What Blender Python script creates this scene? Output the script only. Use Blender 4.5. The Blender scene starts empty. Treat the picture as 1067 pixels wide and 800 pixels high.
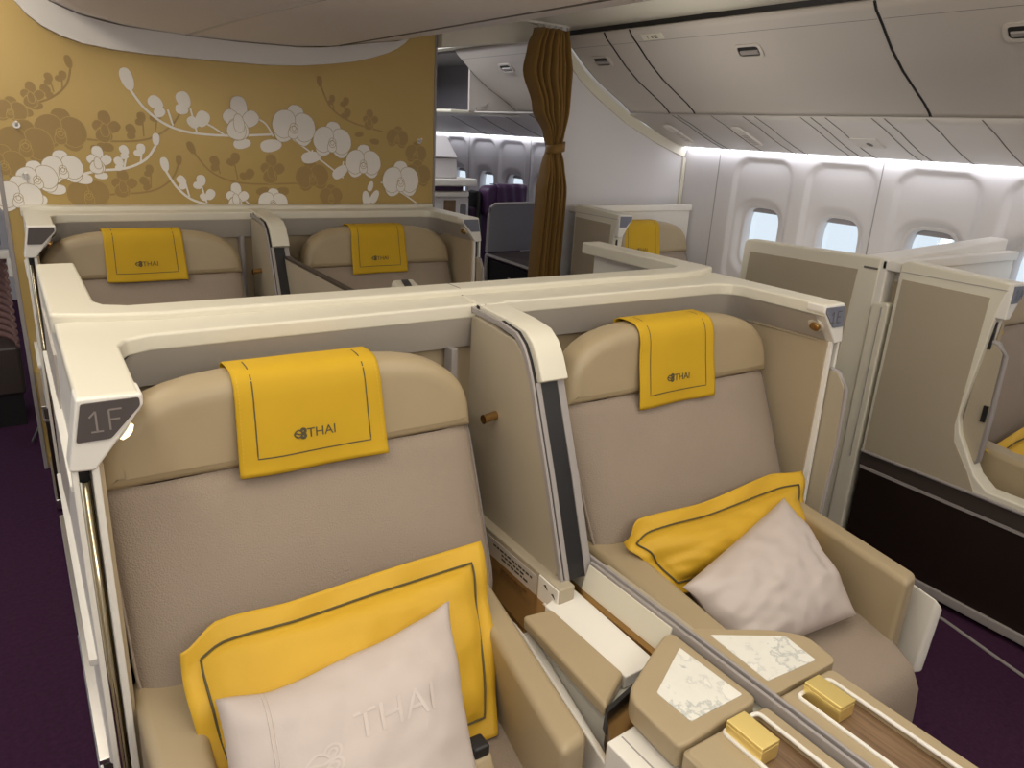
import bpy, bmesh, math, random
from mathutils import Vector, Matrix, noise
random.seed(7)
PI = math.pi
ZC = 1.66                      # eye height above the carpet
COL = bpy.context.scene.collection

# ------------------------------------------------------------------ materials
def srgb(r, g, b):
    f = lambda c: (c/255)/12.92 if c/255 <= .04045 else (((c/255)+.055)/1.055)**2.4
    return (f(r), f(g), f(b), 1)

def mat(name, col, rough=.5, metal=0, bump=None, var=0, varscale=8, spec=.5, emit=None, sheen=0):
    m = bpy.data.materials.new(name); m.use_nodes = True
    nt = m.node_tree; b = nt.nodes['Principled BSDF']
    b.inputs['Base Color'].default_value = col
    b.inputs['Roughness'].default_value = rough
    b.inputs['Metallic'].default_value = metal
    b.inputs['Specular IOR Level'].default_value = spec
    if sheen: b.inputs['Sheen Weight'].default_value = sheen
    if emit:
        b.inputs['Emission Color'].default_value = emit[0]; b.inputs['Emission Strength'].default_value = emit[1]
    tc = nt.nodes.new('ShaderNodeTexCoord')
    if var:
        n = nt.nodes.new('ShaderNodeTexNoise'); n.inputs['Scale'].default_value = varscale; n.inputs['Detail'].default_value = 3
        nt.links.new(tc.outputs['Object'], n.inputs['Vector'])
        mx = nt.nodes.new('ShaderNodeMix'); mx.data_type = 'RGBA'
        mx.inputs['A'].default_value = tuple(c*(1-var) for c in col[:3])+(1,)
        mx.inputs['B'].default_value = tuple(min(1, c*(1+var)) for c in col[:3])+(1,)
        nt.links.new(n.outputs['Fac'], mx.inputs['Factor']); nt.links.new(mx.outputs['Result'], b.inputs['Base Color'])
    if bump:
        kind, sc, st, dist = bump
        if kind == 'noise':
            t = nt.nodes.new('ShaderNodeTexNoise'); t.inputs['Scale'].default_value = sc; t.inputs['Detail'].default_value = 4; out = t.outputs['Fac']
        elif kind == 'voronoi':
            t = nt.nodes.new('ShaderNodeTexVoronoi'); t.inputs['Scale'].default_value = sc; out = t.outputs['Distance']
        else:
            t = nt.nodes.new('ShaderNodeTexWave'); t.inputs['Scale'].default_value = sc; t.inputs['Distortion'].default_value = 1.5; out = t.outputs['Fac']
        nt.links.new(tc.outputs['Object'], t.inputs['Vector'])
        bp = nt.nodes.new('ShaderNodeBump'); bp.inputs['Strength'].default_value = st; bp.inputs['Distance'].default_value = dist
        nt.links.new(out, bp.inputs['Height']); nt.links.new(bp.outputs['Normal'], b.inputs['Normal'])
    return m

M = {}
M['cream']   = mat('cream_shell', (.72, .68, .565, 1), .38)
M['white']   = mat('warm_white_plastic', (.80, .77, .71, 1), .4)
M['greige']  = mat('grey_taupe_panel', (.50, .455, .405, 1), .5)
M['tan']     = mat('tan_liner', (.42, .335, .22, 1), .5, bump=('noise', 350, .08, .001))
M['tanpanel']= mat('tan_door_panel', (.42, .36, .265, 1), .42, var=.05, varscale=3)
M['leather'] = mat('tan_leather', (.395, .31, .19, 1), .42, bump=('voronoi', 420, .10, .0008), var=.06, varscale=6)
M['fabric']  = mat('taupe_fabric', (.325, .262, .208, 1), .85, bump=('voronoi', 300, .6, .0018), var=.07, varscale=4, spec=.2)
M['yellow']  = mat('golden_yellow_cloth', (.59, .365, .020, 1), .72, bump=('noise', 500, .12, .0008), var=.05, varscale=10, spec=.25)
M['saffron'] = mat('golden_pillow_cloth', (.64, .385, .030, 1), .55, bump=('noise', 18, .22, .012), var=.05, varscale=7, spec=.35)
M['stitch']  = mat('olive_grey_thread', (.09, .075, .035, 1), .7)
M['pillow']  = mat('pale_mauve_grey_cotton', (.56, .485, .45, 1), .42, bump=('noise', 15, .16, .012), var=.03, varscale=6, spec=.4)
M['emboss']  = mat('woven_satin_emblem', (.60, .525, .49, 1), .30, spec=.5)
M['plaque']  = mat('dark_grey_plaque', (.085, .07, .068, 1), .45)
M['plaqueb'] = mat('blue_grey_plaque', (.17, .18, .23, 1), .45)
M['letter']  = mat('pale_raised_letter', (.26, .225, .21, 1), .4)
M['letterd'] = mat('dark_print', (.05, .045, .03, 1), .6)
M['gold']    = mat('polished_gold', (.92, .72, .27, 1), .34, .72)
M['bronze']  = mat('bronze_metal', (.46, .28, .11, 1), .25, 1)
M['champ']   = mat('champagne_mirror', (.62, .55, .40, 1), .14, 1)
M['chrome']  = mat('satin_metal', (.62, .60, .58, 1), .28, 1)
M['greytrim']= mat('grey_trim', (.33, .30, .29, 1), .4)
M['dark']    = mat('near_black_plastic', (.012, .011, .012, 1), .45)
M['brown']   = mat('very_dark_brown_panel', (.016, .009, .006, 1), .42, var=.3, varscale=2)
M['brown2']  = mat('dark_brown_band', (.055, .042, .036, 1), .42)
M['bin']     = mat('overhead_bin_plastic', (.55, .505, .465, 1), .42)
M['binlip']  = mat('overhead_cream_plastic', (.74, .70, .60, 1), .42)
M['psu']     = mat('service_panel_plastic', (.74, .70, .66, 1), .5)
M['joint']   = mat('pale_joint', (.36, .34, .33, 1), .6)
M['seam']    = mat('seam_grey', (.17, .155, .145, 1), .6)
M['side']    = mat('sidewall_plastic', (.73, .705, .72, 1), .5)
M['part']    = mat('partition_laminate', (.70, .68, .69, 1), .5, bump=('noise', 240, .05, .001))
M['ceil']    = mat('ceiling_panel', (.88, .82, .78, 1), .55)
M['cove']    = mat('white_fairing', (.84, .82, .80, 1), .5)
M['mural']   = mat('gold_mural_laminate', (.52, .365, .125, 1), .34, .25, var=.05, varscale=1.2, bump=('noise', 300, .03, .001))
M['muralw']  = mat('mural_white_print', (.88, .84, .78, 1), .5)
M['muralb']  = mat('mural_bronze_print', (.38, .25, .085, 1), .42)
M['murall']  = mat('mural_line_print', (.46, .36, .21, 1), .5)
M['curtain'] = mat('bronze_curtain_cloth', (.20, .105, .018, 1), .6, bump=('noise', 300, .15, .001), sheen=.2, spec=.3)
M['carpet']  = mat('purple_carpet', (.050, .018, .046, 1), .95, bump=('noise', 500, .5, .004), var=.35, varscale=60, spec=.1)
M['purple']  = mat('purple_leather', (.06, .022, .075, 1), .45)
M['shade']   = mat('window_shade', (.36, .34, .35, 1), .6)
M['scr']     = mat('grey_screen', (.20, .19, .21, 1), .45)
M['maroon']  = mat('maroon_ribbed_panel', (.22, .12, .105, 1), .5)
M['light']   = mat('lit_diffuser', (1, 1, 1, 1), .5, emit=((.90, .92, 1, 1), 8))
M['bulb']    = mat('lit_reading_lamp', (1, .9, .6, 1), .5, emit=((1, .83, .5, 1), 2.2))

def wood(name, a, b):
    m = bpy.data.materials.new(name); m.use_nodes = True; nt = m.node_tree; p = nt.nodes['Principled BSDF']
    tc = nt.nodes.new('ShaderNodeTexCoord'); mp = nt.nodes.new('ShaderNodeMapping'); mp.inputs['Scale'].default_value = (90, 4, 20)
    n = nt.nodes.new('ShaderNodeTexNoise'); n.inputs['Scale'].default_value = 2; n.inputs['Detail'].default_value = 6
    r = nt.nodes.new('ShaderNodeValToRGB'); r.color_ramp.elements[0].color = a; r.color_ramp.elements[1].color = b
    r.color_ramp.elements[0].position = .3; r.color_ramp.elements[1].position = .7
    nt.links.new(tc.outputs['Object'], mp.inputs['Vector']); nt.links.new(mp.outputs['Vector'], n.inputs['Vector'])
    nt.links.new(n.outputs['Fac'], r.inputs['Fac']); nt.links.new(r.outputs['Color'], p.inputs['Base Color'])
    p.inputs['Roughness'].default_value = .4
    return m
M['wood'] = wood('walnut_veneer', (.12, .068, .034, 1), (.235, .145, .08, 1))

def marble():
    m = bpy.data.materials.new('white_marble'); m.use_nodes = True; nt = m.node_tree; p = nt.nodes['Principled BSDF']
    tc = nt.nodes.new('ShaderNodeTexCoord')
    n = nt.nodes.new('ShaderNodeTexNoise'); n.inputs['Scale'].default_value = 5; n.inputs['Detail'].default_value = 10; n.inputs['Roughness'].default_value = .62; n.inputs['Distortion'].default_value = .25
    r = nt.nodes.new('ShaderNodeValToRGB'); cr = r.color_ramp
    cr.elements[0].position = .0; cr.elements[0].color = (.74, .73, .67, 1)
    cr.elements[1].position = 1; cr.elements[1].color = (.74, .73, .67, 1)
    for pos, c in ((.455, (.74, .73, .67, 1)), (.475, (.50, .51, .49, 1)), (.495, (.78, .77, .71, 1)), (.555, (.76, .745, .69, 1)), (.57, (.63, .63, .59, 1)), (.59, (.81, .79, .73, 1))):
        e = cr.elements.new(pos); e.color = c
    nt.links.new(tc.outputs['Object'], n.inputs['Vector']); nt.links.new(n.outputs['Fac'], r.inputs['Fac'])
    nt.links.new(r.outputs['Color'], p.inputs['Base Color']); p.inputs['Roughness'].default_value = .22
    return m
M['marble'] = marble()

def glass():
    m = bpy.data.materials.new('window_acrylic'); m.use_nodes = True; nt = m.node_tree
    nt.nodes.remove(nt.nodes['Principled BSDF'])
    t = nt.nodes.new('ShaderNodeBsdfTransparent'); t.inputs['Color'].default_value = (.93, .97, 1, 1)
    g = nt.nodes.new('ShaderNodeBsdfGlossy'); g.inputs['Roughness'].default_value = .05
    x = nt.nodes.new('ShaderNodeMixShader'); x.inputs[0].default_value = .06
    nt.links.new(t.outputs[0], x.inputs[1]); nt.links.new(g.outputs[0], x.inputs[2])
    nt.links.new(x.outputs[0], nt.nodes['Material Output'].inputs[0])
    return m
M['glass'] = glass()

# ------------------------------------------------------------------ helpers
def world_off(o):
    v = Vector((0, 0, 0))
    while o is not None:
        v += o.location; o = o.parent
    return v

def obj(name, bm, m, parent=None, bev=0, seg=2, smooth=True, ang=35, solid=0, sub=0, keep=False):
    """link bm as one mesh object; its vertices are given in cabin coordinates"""
    bmesh.ops.remove_doubles(bm, verts=bm.verts, dist=1e-5)
    if not keep: bmesh.ops.recalc_face_normals(bm, faces=bm.faces)
    if parent is not None:
        off = world_off(parent)
    else:
        xs = [v.co.x for v in bm.verts]; ys = [v.co.y for v in bm.verts]; zs = [v.co.z for v in bm.verts]
        off = Vector(((min(xs)+max(xs))/2, (min(ys)+max(ys))/2, min(zs)))
    bmesh.ops.translate(bm, verts=bm.verts, vec=-off)
    for f in bm.faces: f.smooth = smooth
    if not bev:
        for e in bm.edges:
            if len(e.link_faces) == 2 and e.calc_face_angle(0) > math.radians(ang): e.smooth = False
    me = bpy.data.meshes.new(name); bm.to_mesh(me); bm.free()
    for mm in (m if isinstance(m, (list, tuple)) else [m]): me.materials.append(mm)
    o = bpy.data.objects.new(name, me); COL.objects.link(o)
    if parent is not None: o.parent = parent
    else: o.location = off
    if solid:
        s = o.modifiers.new('thick', 'SOLIDIFY'); s.thickness = solid; s.offset = 0
    if sub:
        s = o.modifiers.new('sub', 'SUBSURF'); s.levels = sub; s.render_levels = sub
    if bev:
        b = o.modifiers.new('bevel', 'BEVEL'); b.width = bev; b.segments = seg; b.limit_method = 'ANGLE'; b.angle_limit = math.radians(28)
        w = o.modifiers.new('wn', 'WEIGHTED_NORMAL'); w.keep_sharp = True
    return o

def tag(o, label, cat, group=None):
    o['label'] = label; o['category'] = cat
    if group: o['group'] = group
    return o
def struct(o):
    o['kind'] = 'structure'; return o
def thing(name, label, cat, loc, group=None):
    o = bpy.data.objects.new(name, None); COL.objects.link(o); o.location = loc; o.empty_display_size = .1
    return tag(o, label, cat, group)
def copy_tree(o, parent=None, skip=()):
    c = o.copy(); COL.objects.link(c)
    if parent is not None: c.parent = parent
    for ch in list(o.children):
        if ch.name.split('.')[0] in skip: continue
        copy_tree(ch, c, skip)
    return c
def dup(root, shift, label, skip=(), group=None):
    c = copy_tree(root, None, skip); c.location = root.location+Vector(shift); c['label'] = label
    if group: c['group'] = group
    return c

def B(): return bmesh.new()
def box(bm, x0, x1, y0, y1, z0, z1):
    v = [bm.verts.new((x, y, z)) for x in (x0, x1) for y in (y0, y1) for z in (z0, z1)]
    for f in ((0, 1, 3, 2), (4, 6, 7, 5), (0, 4, 5, 1), (2, 3, 7, 6), (0, 2, 6, 4), (1, 5, 7, 3)):
        bm.faces.new([v[i] for i in f])
    return v
def prism(bm, pts, axis, a, b):
    """polygon pts extruded along axis from a to b; pts are (y,z) for x, (x,z) for y, (x,y) for z"""
    def P(p, t): return {'x': (t, p[0], p[1]), 'y': (p[0], t, p[1]), 'z': (p[0], p[1], t)}[axis]
    va = [bm.verts.new(P(p, a)) for p in pts]; vb = [bm.verts.new(P(p, b)) for p in pts]
    n = len(pts)
    bm.faces.new(va); bm.faces.new(vb[::-1])
    for i in range(n): bm.faces.new((va[i], vb[i], vb[(i+1) % n], va[(i+1) % n]))
    return va+vb
def hexa(bm, bot, top):
    va = [bm.verts.new(p) for p in bot]; vb = [bm.verts.new(p) for p in top]; n = len(bot)
    bm.faces.new(va[::-1]); bm.faces.new(vb)
    for i in range(n): bm.faces.new((va[i], va[(i+1) % n], vb[(i+1) % n], vb[i]))
def grid(bm, f, nu, nv, closeu=False):
    V = [[bm.verts.new(f(i/nu, j/nv)) for j in range(nv+1)] for i in range(nu if closeu else nu+1)]
    for i in range(nu):
        for j in range(nv):
            a = V[i]; b = V[(i+1) % len(V)]
            bm.faces.new((a[j], b[j], b[j+1], a[j+1]))
    return V
def tube(bm, pts, r, n=8, cap=True):
    pts = [Vector(p) for p in pts]; rings = []
    up = Vector((0, 0, 1))
    for i, p in enumerate(pts):
        d = (pts[min(i+1, len(pts)-1)]-pts[max(i-1, 0)]).normalized()
        a = d.cross(up if abs(d.z) < .95 else Vector((1, 0, 0))).normalized(); b = d.cross(a)
        rr = r[i] if isinstance(r, (list, tuple)) else r
        rings.append([bm.verts.new(p+a*rr*math.cos(2*PI*k/n)+b*rr*math.sin(2*PI*k/n)) for k in range(n)])
    for i in range(len(rings)-1):
        for k in range(n): bm.faces.new((rings[i][k], rings[i][(k+1) % n], rings[i+1][(k+1) % n], rings[i+1][k]))
    if cap: bm.faces.new(rings[0][::-1]); bm.faces.new(rings[-1])
def sweep(bm, path, prof):
    """profile (offset to the left of travel, z) carried along a flat path (x,y)"""
    rows = []
    for i, p in enumerate(path):
        a = Vector(path[max(i-1, 0)]); b = Vector(path[min(i+1, len(path)-1)]); d = (b-a).normalized()
        # mitre
        if 0 < i < len(path)-1:
            d1 = (Vector(p)-a).normalized(); d2 = (b-Vector(p)).normalized(); d = (d1+d2).normalized(); k = 1/max(.5, d.dot(d1))
        else: k = 1
        n = Vector((-d.y, d.x))*k
        rows.append([bm.verts.new((p[0]+n.x*q[0], p[1]+n.y*q[0], q[1])) for q in prof])
    m = len(prof)
    for i in range(len(rows)-1):
        for k in range(m): bm.faces.new((rows[i][k], rows[i+1][k], rows[i+1][(k+1) % m], rows[i][(k+1) % m]))
    bm.faces.new(rows[0][::-1]); bm.faces.new(rows[-1])
def fillet(pts, rad, n=5, closed=True):
    """round the corners of a flat polygon; rad is one number or one per corner"""
    out = []; N = len(pts)
    for i, p in enumerate(pts):
        r = rad[i] if isinstance(rad, (list, tuple)) else rad
        if r <= 0 or (not closed and i in (0, N-1)): out.append(tuple(p)); continue
        p = Vector(p); a = Vector(pts[i-1]); b = Vector(pts[(i+1) % N])
        da = (a-p); db = (b-p); r = min(r, da.length*.48, db.length*.48)
        s = p+da.normalized()*r; e = p+db.normalized()*r
        for k in range(n+1):
            t = k/n; q = s*(1-t)**2+p*2*t*(1-t)+e*t*t; out.append((q.x, q.y))
    return out
def lerp(a, b, t): return a+(b-a)*t
def interp(tab, z):
    if z <= tab[0][0]: return tab[0][1]
    for (a, va), (b, vb) in zip(tab, tab[1:]):
        if z <= b:
            t = (z-a)/(b-a); t = t*t*(3-2*t); return va+(vb-va)*t
    return tab[-1][1]
def text_bm(s, size, frame, ext=.0006):
    """lettering as a mesh; frame maps (u, v, h) to cabin coordinates"""
    c = bpy.data.curves.new('t', 'FONT'); c.body = s; c.size = size; c.extrude = ext; c.align_x = 'CENTER'; c.resolution_u = 3
    o = bpy.data.objects.new('t', c); COL.objects.link(o)
    bpy.context.view_layer.update()
    me = bpy.data.meshes.new_from_object(o.evaluated_get(bpy.context.evaluated_depsgraph_get()))
    bm = B(); bm.from_mesh(me)
    bpy.data.objects.remove(o); bpy.data.meshes.remove(me); bpy.data.curves.remove(c)
    for v in bm.verts: v.co = frame(v.co.x, v.co.y, v.co.z)
    return bm
def strip(bm, pts, w, frame, h):
    """a thin printed line of width w along flat points"""
    L = []; R = []
    for i, p in enumerate(pts):
        a = Vector(pts[max(i-1, 0)]); b = Vector(pts[min(i+1, len(pts)-1)]); d = (b-a).normalized(); n = Vector((-d.y, d.x))
        ww = w[i] if isinstance(w, (list, tuple)) else w
        q = Vector(p); L.append(bm.verts.new(frame(*(q+n*ww/2), h))); R.append(bm.verts.new(frame(*(q-n*ww/2), h)))
    for i in range(len(L)-1): bm.faces.new((L[i], R[i], R[i+1], L[i+1]))
STROKES = {'1': [[(.02, .72), (.30, 1)], [(.30, 1), (.30, 0)], [(.04, 0), (.56, 0)]], 'F': [[(0, 0), (0, 1)], [(0, 1), (.55, 1)], [(0, .52), (.45, .52)]],
           'E': [[(0, 0), (0, 1)], [(0, 1), (.55, 1)], [(0, .52), (.45, .52)], [(0, 0), (.55, 0)]], 'A': [[(0, 0), (.30, 1)], [(.30, 1), (.60, 0)], [(.12, .36), (.48, .36)]]}
def numeral(bm, s, size, frame):
    for i, c in enumerate(s):
        for st in STROKES[c]:
            strip(bm, [((x-.70+i*.85)*size, z*size) for x, z in st], size*.085, frame, .0006)
def ell(cx, cy, rx, ry, a=0, n=16):
    return [(cx+rx*math.cos(t)*math.cos(a)-ry*math.sin(t)*math.sin(a), cy+rx*math.cos(t)*math.sin(a)+ry*math.sin(t)*math.cos(a)) for t in (2*PI*k/n for k in range(n))]
def emblem(bm, cx, cy, s, frame, h, w):
    """the airline's leaf-and-swirl sign: a pointed leaf with two curled petals"""
    strip(bm, [(cx-1.15*s+k*.16*s, cy+.62*s*math.sin(PI*k/9)**.8) for k in range(10)], w, frame, h)
    strip(bm, [(cx-1.15*s+k*.16*s, cy-.62*s*math.sin(PI*k/9)**.8) for k in range(10)], w, frame, h)
    strip(bm, [(cx-1.1*s+k*.12*s, cy+.10*s*math.sin(k*.6)) for k in range(12)], w, frame, h)
    for sy in (1, -1):
        strip(bm, [(cx+.38*s+.46*s*math.cos(t), cy+sy*(.42*s+.46*s*math.sin(t))) for t in [(-2.2+k*.42) for k in range(13)]], w, frame, h)
        strip(bm, [(cx+.38*s+.22*s*math.cos(t), cy+sy*(.42*s+.22*s*math.sin(t))) for t in [(-2.2+k*.5) for k in range(12)]], w, frame, h)

# ------------------------------------------------------------------ camera
cd = bpy.data.cameras.new('camera'); cam = bpy.data.objects.new('camera', cd); COL.objects.link(cam)
cd.sensor_width = 36; cd.lens = 780.4*36/1067; cd.clip_start = .02
R = Matrix(((0.8368159, 0.13271989, -0.53115401), (-0.54507308, 0.29292016, -0.78555274), (0.05132725, 0.94688078, 0.31746229)))
cam.matrix_world = Matrix.Translation((0, 0, ZC)) @ R.to_4x4()
bpy.context.scene.camera = cam
CX = 1.04                     # centre line of the cabin

# ------------------------------------------------------------------ cabin shell
bm = B(); box(bm, -1.85, 3.95, -1.2, 8.2, -.05, 0)
struct(obj('floor', bm, M['carpet']))

WX = 3.85
WINY = [3.11-.5334*k for k in range(-8, 8)]      # window centres along the sidewall
WINY = [y for y in WINY if -.7 < y < 3.3]+[4.33, 4.86, 5.39, 5.90, 6.40, 6.93]
def rr(u, v, hw, hh, r):      # signed distance to a rounded rectangle
    qx = abs(u)-hw+r; qy = abs(v)-hh+r
    return math.hypot(max(qx, 0), max(qy, 0))+min(max(qx, qy), 0)-r
def sst(a, b, x):
    t = min(1, max(0, (x-a)/(b-a))); return t*t*(3-2*t)
PZ = ZC-.545                  # pane centre height
def wallx(y, z):
    d = 0
    for wy in WINY:
        if abs(y-wy) < .3:
            e = rr(y-wy, z-(ZC-.47), .208, .39, .10)
            d = .020*(1-sst(-.010, .010, e))+.034*(1-sst(0, .035, rr(y-wy, z-PZ, .145, .195, .09)))
    bow = .05*max(0, (1.0-z))**1.5
    return WX+d-bow*0
def side_wall():
    bm = B(); ny = 640; nz = 96; y0, y1, z0, z1 = -1.25, 8.02, 0.0, ZC-.02
    V = grid(bm, lambda u, v: (wallx(lerp(y0, y1, u), lerp(z0, z1, v)), lerp(y0, y1, u), lerp(z0, z1, v)), ny, nz)
    kill = []
    for f in bm.faces:
        c = f.calc_center_median()
        if any(abs(c.y-wy) < .2 and rr(c.y-wy, c.z-PZ, .137, .188, .085) < 0 for wy in WINY): kill.append(f)
    bmesh.ops.delete(bm, geom=kill, context='FACES')
    return bm
wr_ = struct(obj('wall_right', side_wall(), M['side'], ang=80, keep=True))
for y in (3.46, 2.345, 1.28, 4.53, 5.6, 6.66):
    bm = B(); box(bm, WX-.002, WX+.01, y-.003, y+.003, .02, ZC-.03)
    obj('panel_joint', bm, M['joint'], wr_)
for i, wy in enumerate(WINY):
    root = bpy.data.objects.new('window_%d' % (i+1), None); COL.objects.link(root); root.location = (WX+.06, wy, PZ); struct(root)
    bm = B()
    ring = [(math.cos(t), math.sin(t)) for t in (2*PI*k/40 for k in range(40))]
    def sq(t, hw, hh, e=4.0):
        c, s = math.cos(t), math.sin(t)
        return (hw*math.copysign(abs(c)**(2/e), c), hh*math.copysign(abs(s)**(2/e), s))
    prof = [(.014, WX+.052), (.0, WX+.050), (-.006, WX+.056), (-.008, WX+.12)]
    rows = []
    for k in range(48):
        t = 2*PI*k/48
        rows.append([])
        for g, x in prof:
            p = sq(t, .137+g, .188+g); rows[-1].append(bm.verts.new((x, wy+p[0], PZ+p[1])))
    for k in range(48):
        for j in range(len(prof)-1): bm.faces.new((rows[k][j], rows[(k+1) % 48][j], rows[(k+1) % 48][j+1], rows[k][j+1]))
    obj('window_frame', bm, M['side'], root, ang=60)
    bm = B(); prism(bm, [(wy+sq(2*PI*k/32, .136, .187)[0], PZ+sq(2*PI*k/32, .136, .187)[1]) for k in range(32)], 'x', WX+.110, WX+.114)
    obj('pane', bm, M['glass'], root)
    bm = B(); pts = [(wy+sq(2*PI*k/64, .134, .185)[0], PZ+sq(2*PI*k/64, .134, .185)[1]) for k in range(64)]
    pts = [p for p in pts if p[1] > PZ+.150]
    pts.sort(key=lambda p: p[0]); prism(bm, pts+[(wy+.112, PZ+.150), (wy-.112, PZ+.150)], 'x', WX+.098, WX+.102)
    obj('window_shade', bm, M['shade'], root)

# far side of the cabin, closing the left aisle
bm = B(); box(bm, -1.85, -1.78, -1.2, 8.2, 0, 2.3); struct(obj('wall_left', bm, M['side']))
bm = B(); box(bm, -1.85, 3.95, 8.0, 8.1, 0, 2.5); struct(obj('wall_rear', bm, M['part']))
bm = B(); box(bm, -1.85, 3.95, -1.3, -1.2, 0, 2.5); struct(obj('wall_front', bm, M['part']))

# ceilings: aisle vaults and the low centre box over the pair seats
def vault(xs, name):
    bm = B(); n = len(xs)
    a = [bm.verts.new((x, -1.25, z)) for x, z in xs]; b = [bm.verts.new((x, 8.05, z)) for x, z in xs]
    for i in range(n-1): bm.faces.new((a[i], a[i+1], b[i+1], b[i]))
    return struct(obj(name, bm, M['binlip'], ang=60, solid=.012))
arc = [(2.86, 2.225), (2.80, 2.232), (2.72, 2.252), (2.62, 2.285), (2.50, 2.315), (2.34, 2.335), (2.1, 2.345), (1.7, 2.345), (1.03, 2.346)]
vault(arc, 'ceiling')
vault([(2*CX-x, z) for x, z in arc], 'ceiling_aisle')
bm = B()
rear = [(x, 3.965, z+ZC) for x, z in ((.16, .70), (.165, .52), (.20, .455), (.253, .42), (.36, .382), (.523, .356), (.70, .346), (.973, .341), (1.286, .347), (1.46, .366), (1.63, .396), (1.78, .420), (1.86, .436), (1.885, .452), (1.89, .49), (1.87, .70))]
y0 = 1.38  # box ends short, out of view, to make room for the added overhead light
a = [bm.verts.new(p) for p in rear]; b = [bm.verts.new((p[0], y0, p[2])) for p in rear]
for i in range(len(a)-1): bm.faces.new((a[i], a[i+1], b[i+1], b[i]))
bm.faces.new(b); bm.faces.new(a[::-1])
cbox = struct(obj('ceiling_centre', bm, M['ceil'], ang=40))
bm = B(); tube(bm, [(.776, 3.92, ZC+.345), (.80, 3.1, ZC+.3445), (.84, 2.5, ZC+.3435), (.88, 2.0, ZC+.3425)], .006); obj('panel_joint', bm, M['bin'], cbox)
bm = B(); tube(bm, [(1.50, y0+.01, ZC+.372), (1.50, 3.92, ZC+.372)], .004); obj('panel_joint', bm, M['seam'], cbox)

# ------------------------------------------------------------------ orchid wall
WY = 3.97
bm = B(); box(bm, -.008, 2.062, WY, WY+.06, 0, 2.36)
wb = struct(obj('wall_back', bm, M['mural'], bev=.004))
bm = B(); box(bm, 2.058, 2.072, WY-.006, WY+.066, 0, 2.36); obj('edge_trim', bm, M['greytrim'], wb, bev=.003)
bm = B(); box(bm, -.022, -.004, WY-.006, WY+.066, 0, 2.36); obj('edge_trim', bm, M['greytrim'], wb, bev=.003)
# white fairing between the wall and the centre ceiling box
outer = [(.10, .46), (.131, .405), (.165, .36), (.213, .322), (.28, .290), (.356, .268), (.47, .255), (.597, .249), (.86, .247), (1.142, .250), (1.31, .262), (1.454, .282), (1.58, .304), (1.677, .331), (1.76, .360), (1.817, .388), (1.86, .418), (1.886, .445)]
inner = [(.17, .51), (.20, .45), (.225, .435), (.253, .415), (.30, .398), (.36, .378), (.44, .362), (.523, .352), (.776, .342), (1.0, .337), (1.15, .340), (1.286, .343), (1.40, .352), (1.50, .368), (1.63, .392), (1.74, .410), (1.82, .422), (1.884, .447)]
bm = B()
rows = [[bm.verts.new((p[0], y, p[1]+ZC)) for p in (o_, i_) for y in (3.925, 3.968)] for o_, i_ in zip(outer, inner)]
for r, q in zip(rows, rows[1:]):
    for a_, b_ in ((0, 2), (2, 3), (3, 1), (1, 0)): bm.faces.new((r[a_], q[a_], q[b_], r[b_]))
bm.faces.new([rows[0][k] for k in (0, 1, 3, 2)]); bm.faces.new([rows[-1][k] for k in (0, 2, 3, 1)])
struct(obj('trim_1', bm, M['cove'], ang=30))

# mural print, in wall coordinates (x, z) measured off the wall; white and bronze sprays
def wf(u, v, h): return Vector((u, WY-.0006-h, v))
def fill(bm, pts, h):
    bm.faces.new([bm.verts.new(wf(p[0], p[1], h)) for p in pts])
LN = []                       # line work gathered for the white flowers
def petal(cx, cy, ang, L, W, tip=.25):
    pts = []
    for k in range(18):
        t = 2*PI*k/18; u = .5-.5*math.cos(t); w = math.copysign(abs(math.sin(t))**.8, math.sin(t))*W/2*(1+tip*(.5-u)*-1.0)
        pts.append((cx+L*u*math.cos(ang)-w*math.sin(ang), cy+L*u*math.sin(ang)+w*math.cos(ang)))
    return pts
HN = [0]
def nh(h):
    HN[0] += 1; return h+HN[0]*.000012
def orchid(bm, x, z, s, rot=0, h=0, lines=None):
    s *= .92
    parts = [(90, .54, .42, .2), (212, .50, .42, .2), (328, .50, .42, .2), (14, .53, .66, -.25), (166, .53, .66, -.25)]
    for a, L, W, tp in parts:
        p = petal(x, z, math.radians(a+rot), s*L, s*W, tp); hh = nh(h); fill(bm, p, hh)
        if lines is not None: strip(lines, p+[p[0]], .0026, wf, hh+.000006)
    p = petal(x, z+.05*s, math.radians(270+rot), s*.30, s*.24); hh = nh(h); fill(bm, p, hh)
    if lines is not None:
        strip(lines, p+[p[0]], .0026, wf, hh+.000006)
        for r in (.10, .05): strip(lines, ell(x, z, r*s, r*1.2*s)+[(x+r*s, z)], .0026, wf, nh(h))
def side_orchid(bm, x, z, s, h=0, lines=None, flip=1):
    for dx, dz, a, L, W in ((.05, -.02, 95, .60, .40), (.02, -.1, 140, .46, .36), (.10, -.1, 40, .46, .36), (-.1, .05, 285, .52, .5), (0, .02, 255, .48, .46), (-.02, .16, 275, .44, .26)):
        p = petal(x+dx*s, z+dz*s, math.radians(a), s*L, s*W); hh = nh(h); fill(bm, p, hh)
        if lines is not None: strip(lines, p+[p[0]], .0024, wf, hh+.000006)
def bud(bm, x, z, s, ang, h=0):
    fill(bm, petal(x, z, math.radians(ang), s, s*.55), nh(h))
def half(bm, x, z, s, ang, h=0):
    fill(bm, petal(x, z, math.radians(ang), s, s*.8), nh(h)); fill(bm, petal(x-.2*s*math.cos(math.radians(ang)), z-.1*s, math.radians(ang+65), s*.75, s*.6), nh(h))
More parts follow.
